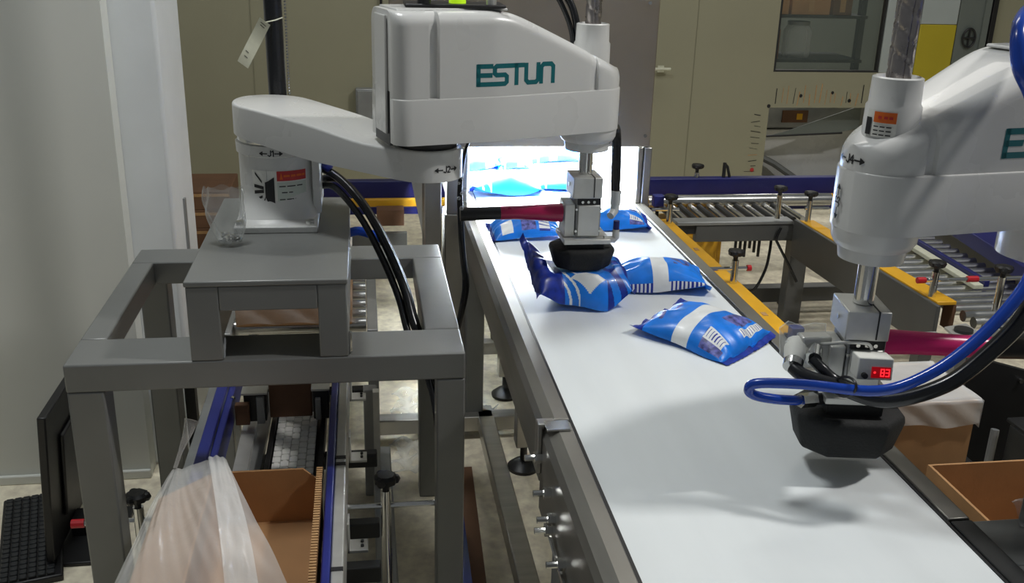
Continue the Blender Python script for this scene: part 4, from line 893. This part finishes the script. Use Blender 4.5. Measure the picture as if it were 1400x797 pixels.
t = thing('photo_sensor', 'small blue photo sensor on post by yellow guard far end', 'sensor', (1.237, 3.99, Z5)); build('post', MB().cyl((1.237, 3.99, Z5), (1.237, 3.99, 0.56), 0.008, n=8), M_black, t); build('body', B(1.215, 1.26, 3.97, 4.01, 0.56, 0.61), M_blue2, t, bevel=0.004)
t = thing('photo_sensor', 'small blue photo sensor at near end of yellow guard', 'sensor', (1.30, 2.69, 0.46)); build('body', B(1.285, 1.325, 2.665, 2.70, 0.46, 0.53), M_blue2, t, bevel=0.004); build('bracket', B(1.275, 1.33, 2.695, 2.705, 0.44, 0.50), M_blue, t)

# ================================================================== RIGHT CONVEYORS
yg = thing('guard_channel', 'long yellow guard channel running beside white belt right side', 'guard', (1.26, 3.3, 0))
def slab(x0a, x0b, x1a, x1b, ya, yb, z0, z1):   # a = near end, b = far end
    return MB().add([(x0a, ya, z0), (x1a, ya, z0), (x1b, yb, z0), (x0b, yb, z0), (x0a, ya, z1), (x1a, ya, z1), (x1b, yb, z1), (x0b, yb, z1)], [(0, 3, 2, 1), (4, 5, 6, 7), (0, 1, 5, 4), (1, 2, 6, 5), (2, 3, 7, 6), (3, 0, 4, 7)])
build('cover', slab(1.245, 1.235, 1.315, 1.30, 2.70, 4.0, 0.485, 0.5), M_yellow, yg, bevel=0.003)
build('web', slab(1.222, 1.212, 1.244, 1.234, 2.60, 4.0, 0.40, 0.502), M_blue, yg, bevel=0.002)
build('beam', slab(1.20, 1.19, 1.221, 1.211, 1.6, 4.0, 0.38, 0.492), M_dark, yg, bevel=0.002)
for y in (2.78, 3.5): build('leg', B(1.245, 1.285, y, y + 0.04, 0, 0.485), M_frame, yg)
for y in (2.85, 3.55): build('slot', B(1.268, 1.285, y, y + 0.03, 0.5, 0.5012), M_cardl, yg)
tcv = thing('transverse_roller_conveyor', 'far transverse roller conveyor with blue and yellow back rail', 'conveyor', (1.6, 4.3, 0))
build('front_beam', slab(1.42, 1.42, 1.90, 1.90, 3.99, 4.03, 0.395, 0.47), M_frame2, tcv, bevel=0.004)
build('front_lip', slab(1.33, 1.33, 1.86, 1.86, 3.985, 4.06, 0.471, 0.487), M_alud, tcv, bevel=0.003)
build('front_beam', B(1.32, 1.90, 4.0, 4.02, 0.43, 0.47), M_dark, tcv)
for k in range(14):
    x = 1.36 + k * 0.045; build('roller', MB().cyl((x, 4.075, 0.465), (x, 4.32, 0.465), 0.015, n=10), M_roller if k % 2 else M_dark, tcv)
build('pale_roller', MB().cyl((1.30, 4.355, 0.485), (2.2, 4.355, 0.485), 0.03, n=16), M_roller, tcv)
build('yellow_strip', B(-0.5, 2.6, 4.40, 4.43, 0.45, 0.495), M_yellow, tcv, bevel=0.003)
build('blue_rail', B(-0.5, 2.6, 4.44, 4.49, 0.42, 0.57), M_blue, tcv, bevel=0.004)
build('blue_edge', B(-0.5, 2.6, 4.385, 4.399, 0.43, 0.462), M_blue, tcv)
for x in (-0.3, 0.05): build('block', B(x, x + 0.12, 4.30, 4.384, 0.40, 0.47), M_cardd, tcv)
build('lower_beam', B(-0.5, 0.18, 4.25, 4.28, 0.20, 0.38), M_frame2, tcv)
build('leg', B(1.865, 1.945, 3.98, 4.05, 0.0, 0.394), M_frame2, tcv, bevel=0.004); build('leg', B(2.35, 2.42, 4.42, 4.48, 0, 0.42), M_frame2, tcv)
build('leg', B(-0.3, -0.24, 4.42, 4.48, 0, 0.42), M_frame2, tcv); build('stretcher', B(1.35, 2.6, 4.13, 4.20, 0.05, 0.12), M_frame2, tcv, bevel=0.004)
build('foot', MB().lathe([(0.05, 0), (0.052, 0.012), (0.012, 0.03), (0.012, 0.06), (0.001, 0.06)], 2.0, 4.24, 16), M_black, tcv)
ycb = thing('yellow_cabinet', 'yellow steel cabinet under transverse roller conveyor', 'cabinet', (1.5, 4.25, 0)); build('body', B(1.38, 1.63, 4.22, 4.5, 0.17, 0.385), M_yellow, ycb, bevel=0.004); build('door', B(1.40, 1.61, 4.212, 4.22, 0.19, 0.36), M_yellow, ycb, bevel=0.002); build('leg', B(1.40, 1.60, 4.25, 4.45, 0.121, 0.17), M_dark, ycb)
bk = thing('cable_bundle', 'cluster of black cable glands below transverse conveyor beam', 'cables', (1.68, 4.05, 0.32))
for k in range(6): x = 1.63 + k * 0.022; build('gland', MB().cyl((x, 4.05, 0.395), (x, 4.05, 0.345 - 0.02 * (k % 3)), 0.007, n=8), M_black, bk)
hose('black_cable', [(1.79, 4.04, 0.395), (1.785, 4.03, 0.33), (1.77, 4.02, 0.25), (1.73, 4.02, 0.16), (1.70, 4.08, 0.125)], 0.0065, M_hose, 'black cable hanging in curve under transverse conveyor', 'cable')
hose('black_cable', [(1.80, 3.975, 0.46), (1.785, 3.975, 0.41), (1.80, 3.98, 0.38), (1.86, 3.97, 0.28), (1.90, 3.965, 0.21)], 0.006, M_hose, 'black cable slanting across to conveyor leg', 'cable')
rcv = thing('roller_conveyor', 'right roller conveyor between yellow beam and wide blue rail', 'conveyor', (2.2, 3.2, 0))
build('yellow_cover', slab(1.922, 1.872, 1.995, 1.935, 2.93, 3.95, 0.486, 0.5), M_yellow, rcv, bevel=0.003)
build('beam', slab(1.905, 1.858, 1.92, 1.873, 2.90, 3.98, 0.33, 0.496), M_frame2, rcv, bevel=0.003)
build('end_plate', B(1.985, 1.996, 2.93, 2.99, 0.39, 0.485), M_cardd, rcv)
for k in range(20): y = 2.72 + k * 0.062; build('roller', MB().cyl((2.01, y, 0.455), (2.40, y, 0.455), 0.020, n=12), M_roller, rcv)
build('inner_guide', slab(2.205, 2.225, 2.225, 2.245, 3.10, 3.75, 0.485, 0.51), M_blue, rcv, bevel=0.003); build('inner_strip', slab(2.165, 2.185, 2.203, 2.223, 3.10, 3.70, 0.478, 0.495), M_tagp, rcv, bevel=0.003)
build('blue_rail', slab(2.30, 2.46, 2.48, 2.60, 2.75, 3.95, 0.50, 0.56), M_blue, rcv, bevel=0.004)
build('outer_beam', slab(2.44, 2.50, 2.47, 2.53, 2.60, 3.95, 0.35, 0.49), M_frame2, rcv)
for (x, y) in ((1.90, 2.95), (2.46, 2.95), (2.46, 3.8)): build('leg', B(x, x + 0.05, y, y + 0.05, 0, 0.34), M_frame2, rcv)
bb_ = thing('bearing_block', 'pale metal bearing bracket at near end of roller conveyor', 'bracket', (1.92, 2.75, 0.40))
m_ = MB(); m_.add([(1.87, 2.69, 0.45), (1.885, 2.81, 0.45), (1.977, 2.835, 0.45), (1.975, 2.72, 0.45), (1.87, 2.69, 0.458), (1.885, 2.81, 0.458), (1.977, 2.835, 0.458), (1.975, 2.72, 0.458)], [(0, 1, 2, 3), (7, 6, 5, 4), (0, 1, 5, 4), (1, 2, 6, 5), (2, 3, 7, 6), (3, 0, 4, 7)]); build('plate', m_, M_alu, bb_)
build('bearing', MB().lathe([(0.03, 0.458), (0.03, 0.468), (0.012, 0.470)], 1.925, 2.765, 16), M_dark, bb_); build('post', B(1.90, 1.95, 2.74, 2.80, 0, 0.45), M_frame, bb_)
build('side_lug', B(1.77, 1.85, 2.76, 2.80, 0.44, 0.447), M_alu, bb_); build('lug_arm', B(1.78, 1.91, 2.77, 2.79, 0.425, 0.439), M_dark, bb_)
# dark drive frame at far right
bp2 = thing('drive_frame', 'black sheet metal drive frame beside lined box, far right', 'machine frame', (1.92, 2.45, 0))
m_ = MB(); pp = [(1.745, 0.50), (1.80, 0.498), (1.95, 0.455), (1.985, 0.40), (2.05, 0.40), (2.05, 0.0), (1.745, 0.0)]; n = len(pp)
m_.add([(x, 2.45, z) for x, z in pp] + [(x, 2.47, z) for x, z in pp], [tuple(range(n)), tuple(range(2 * n - 1, n - 1, -1))] + [(i, (i + 1) % n, n + (i + 1) % n, n + i) for i in range(n)]); build('side_plate', m_, M_black, bp2)
build('motor_box', B(1.80, 2.25, 2.05, 2.30, 0.02, 0.37), M_dark, bp2, bevel=0.006); build('lid', B(1.795, 2.26, 2.04, 2.31, 0.371, 0.385), M_black, bp2, bevel=0.004)
build('strut', MB().cyl((1.79, 2.34, 0.33), (1.76, 2.30, 0.05), 0.012, n=8), M_alud, bp2); build('bolt', MB().cyl((1.92, 2.449, 0.43), (1.92, 2.44, 0.43), 0.008, n=8), M_chrome, bp2)
build('roller', MB().cyl((1.90, 2.62, 0.50), (2.3, 2.62, 0.50), 0.03, n=14), M_dark, bp2); build('lug', MB().box(1.80, 1.89, 2.56, 2.60, 0.49, 0.505).box(1.87, 1.905, 2.56, 2.60, 0.505, 0.55), M_alu, bp2, bevel=0.002)
# right cartons
rbt = carton('cardboard box with film liner folded over its rim, right side', 1.325, 1.555, 2.12, 2.36, 0.30, 0.54, edge=False)
lm = MB()
def l2(a, q):
    x = 1.318 + a * 0.244
    if q < 0.45: s = q / 0.45; return (x, 2.110 - 0.0035 * math.sin(a * 8 + 3 * s) ** 2, 0.478 + s * 0.067 + 0.007 * math.sin(a * 7) * (1 - s))
    s = (q - 0.45) / 0.55; return (x, 2.109 + s * 0.245, 0.549 + 0.004 * math.sin(a * 8 + s * 5) * math.sin(PI * s) - 0.002 * math.sin(PI * s))
lm.grid(l2, 50, 30); l_ = tag(build('box_liner', lm, MATS['film_fold'], angle=180), 'clear film liner over rim of right side box', 'plastic liner')
lm = MB(); lm.grid(lambda a, q: (1.562 + 0.002 * math.sin(a * 17), 2.105 + a * 0.26, 0.47 + q * 0.078), 20, 6); build('side_fold', lm, MATS['film_fold'], l_, angle=180)
st = thing('box_conveyor', 'low dark bed conveyor under the right hand cardboard boxes', 'conveyor', (1.45, 1.9, 0)); build('bed', B(1.235, 1.66, 1.3, 2.58, 0.22, 0.294), M_dark, st, bevel=0.004)
for y in (1.4, 2.45): build('leg', B(1.40, 1.45, y, y + 0.05, 0, 0.22), M_frame, st)
build('side_plate', B(1.30, 1.66, 2.55, 2.57, 0.295, 0.42), M_frame, st)
carton('open empty cardboard box beside belt at bottom right', 1.240, 1.56, 1.40, 1.815, 0.30, 0.545, edge=False)
mk = MB(); mk.box(1.2385, 1.2395, 1.60, 1.64, 0.40, 0.46); tag(build('red_mark', mk, M_lred), 'red printed mark on side of open box', 'label')
bgs = tag(build('plastic_sheet', MB().grid(lambda a, q: (1.02 + a * 0.16, 1.12 + q * 0.14, 0.786 + 0.02 * abs(math.sin(a * 7 + q * 4)) + 0.008 * math.sin(q * 15)), 24, 20), M_film2, angle=180), 'crumpled clear plastic lying on dark grey frame corner', 'plastic sheet')

# ================================================================== LEFT: keyboard, monitor, clutter
kb = thing('keyboard', 'black computer keyboard lying on floor by left wall', 'keyboard', (-0.97, 2.55, 0.0))
K = Matrix.Translation((-0.955, 2.555, 0.0)) @ Matrix.Rotation(math.radians(15), 4, 'Z')
m_ = MB(); m_.m = K; m_.box(-0.075, 0.085, -0.225, 0.225, 0.0, 0.020); build('case', m_, M_black, kb, bevel=0.005)
m_ = MB(); m_.m = K; base = None
for i in range(6):
    for k in range(19):
        x0 = -0.066 + i * 0.0225; y0 = -0.215 + k * 0.0228
        q = MB(); q.m = K
        if base is None:
            q.box(x0, x0 + 0.019, y0, y0 + 0.019, 0.020, 0.027); base = build('key', q, M_key, kb, bevel=0.002, seg=1); bx, by = x0, y0
        else:
            o = base.copy(); COL.objects.link(o); o.parent = kb; v = K.to_3x3() @ Vector((x0 - bx, y0 - by, 0)); o.location = v
mo = thing('monitor', 'black monitor seen edge-on behind left frame leg', 'monitor', (-0.83, 2.6, 0))
Q = Matrix.Translation((-0.845, 2.40, 0.03)) @ Matrix.Rotation(math.radians(4), 4, 'Y')
m_ = MB(); m_.m = Q; m_.box(-0.022, 0.0, 0, 0.44, 0, 0.43); build('panel', m_, M_black, mo, bevel=0.004)
m_ = MB(); m_.m = Q; m_.box(0.0, 0.012, 0.10, 0.34, 0.08, 0.33); build('rear_shell', m_, M_black, mo, bevel=0.006)
build('stand', MB().box(-0.86, -0.70, 2.42, 2.70, 0.0, 0.012), M_black, mo, bevel=0.004); build('neck', MB().box(-0.84, -0.80, 2.55, 2.62, 0.012, 0.06), M_black, mo)
pw = thing('wall_bracket', 'small steel latch bracket on wall seen between frame legs', 'bracket', (-0.58, 2.82, 0.1))
build('plate', B(-0.60, -0.555, 2.80, 2.82, 0.10, 0.36), M_alud, pw, bevel=0.003)
for z in (0.16, 0.23, 0.30): build('bolt', MB().cyl((-0.578, 2.80, z), (-0.578, 2.785, z), 0.012, n=8), M_chrome, pw)
build('upright', B(-0.545, -0.515, 2.78, 2.82, 0.0, 0.42), M_dark, pw, bevel=0.003)
pal = [('lower stacked brown carton in gap beside white pillar', 0.0, 0.14), ('middle stacked brown carton in gap beside white pillar', 0.14, 0.24), ('topmost stacked brown carton in gap beside white pillar', 0.24, 0.34)]
for (lab, z0, z1) in pal:
    t = thing('cardboard_box', lab, 'box', (-0.85, 5.4, z0), 'brown cartons beside the white pillar'); build('body', B(-1.05, -0.70, 5.2, 5.6, z0, z1), M_cardd, t, bevel=0.004); build('tape', B(-1.05, -0.70, 5.197, 5.2, z1 - 0.03, z1 - 0.015), M_cardl, t)
tag(build('floor_strip', MB().add([(0.263, 1.40, 0.0), (0.323, 2.84, 0.0), (0.288, 2.84, 0.0), (0.19, 1.40, 0.0), (0.263, 1.40, 0.004), (0.323, 2.84, 0.004), (0.288, 2.84, 0.004), (0.19, 1.40, 0.004)], [(0, 3, 2, 1), (4, 5, 6, 7), (0, 1, 5, 4), (1, 2, 6, 5), (2, 3, 7, 6), (3, 0, 4, 7)]), M_cardd), 'long brown strip on floor right of near frame leg', 'cardboard')  # thin flat brown strip along the floor
tag(build('blue_strip', slab(0.205, 0.232, 0.228, 0.254, 1.5, 2.45, 0.05, 0.10), M_blue2), 'blue rail end low behind near frame right leg', 'rail')

for (x, y, r, lab) in ((0.19, 3.30, 0.10, 'crumpled clear plastic scrap on floor behind grey frame leg'), (0.40, 3.20, 0.06, 'small clear plastic scrap on floor beside conveyor foot'), (0.16, 2.92, 0.09, 'clear plastic scrap on floor in front of cross rail')):
    tag(build('plastic_scrap', MB().grid(lambda a, q: (x + (a - 0.5) * 2 * r * (1 + 0.2 * math.sin(q * 7)), y + (q - 0.5) * 2 * r * (1 + 0.25 * math.sin(a * 5)), 0.004 + 0.022 * abs(math.sin(a * 8 + 3 * q) * math.sin(q * 9 - a * 4))), 24, 24), M_film2, angle=180), lab, 'plastic', 'plastic scraps on the floor')
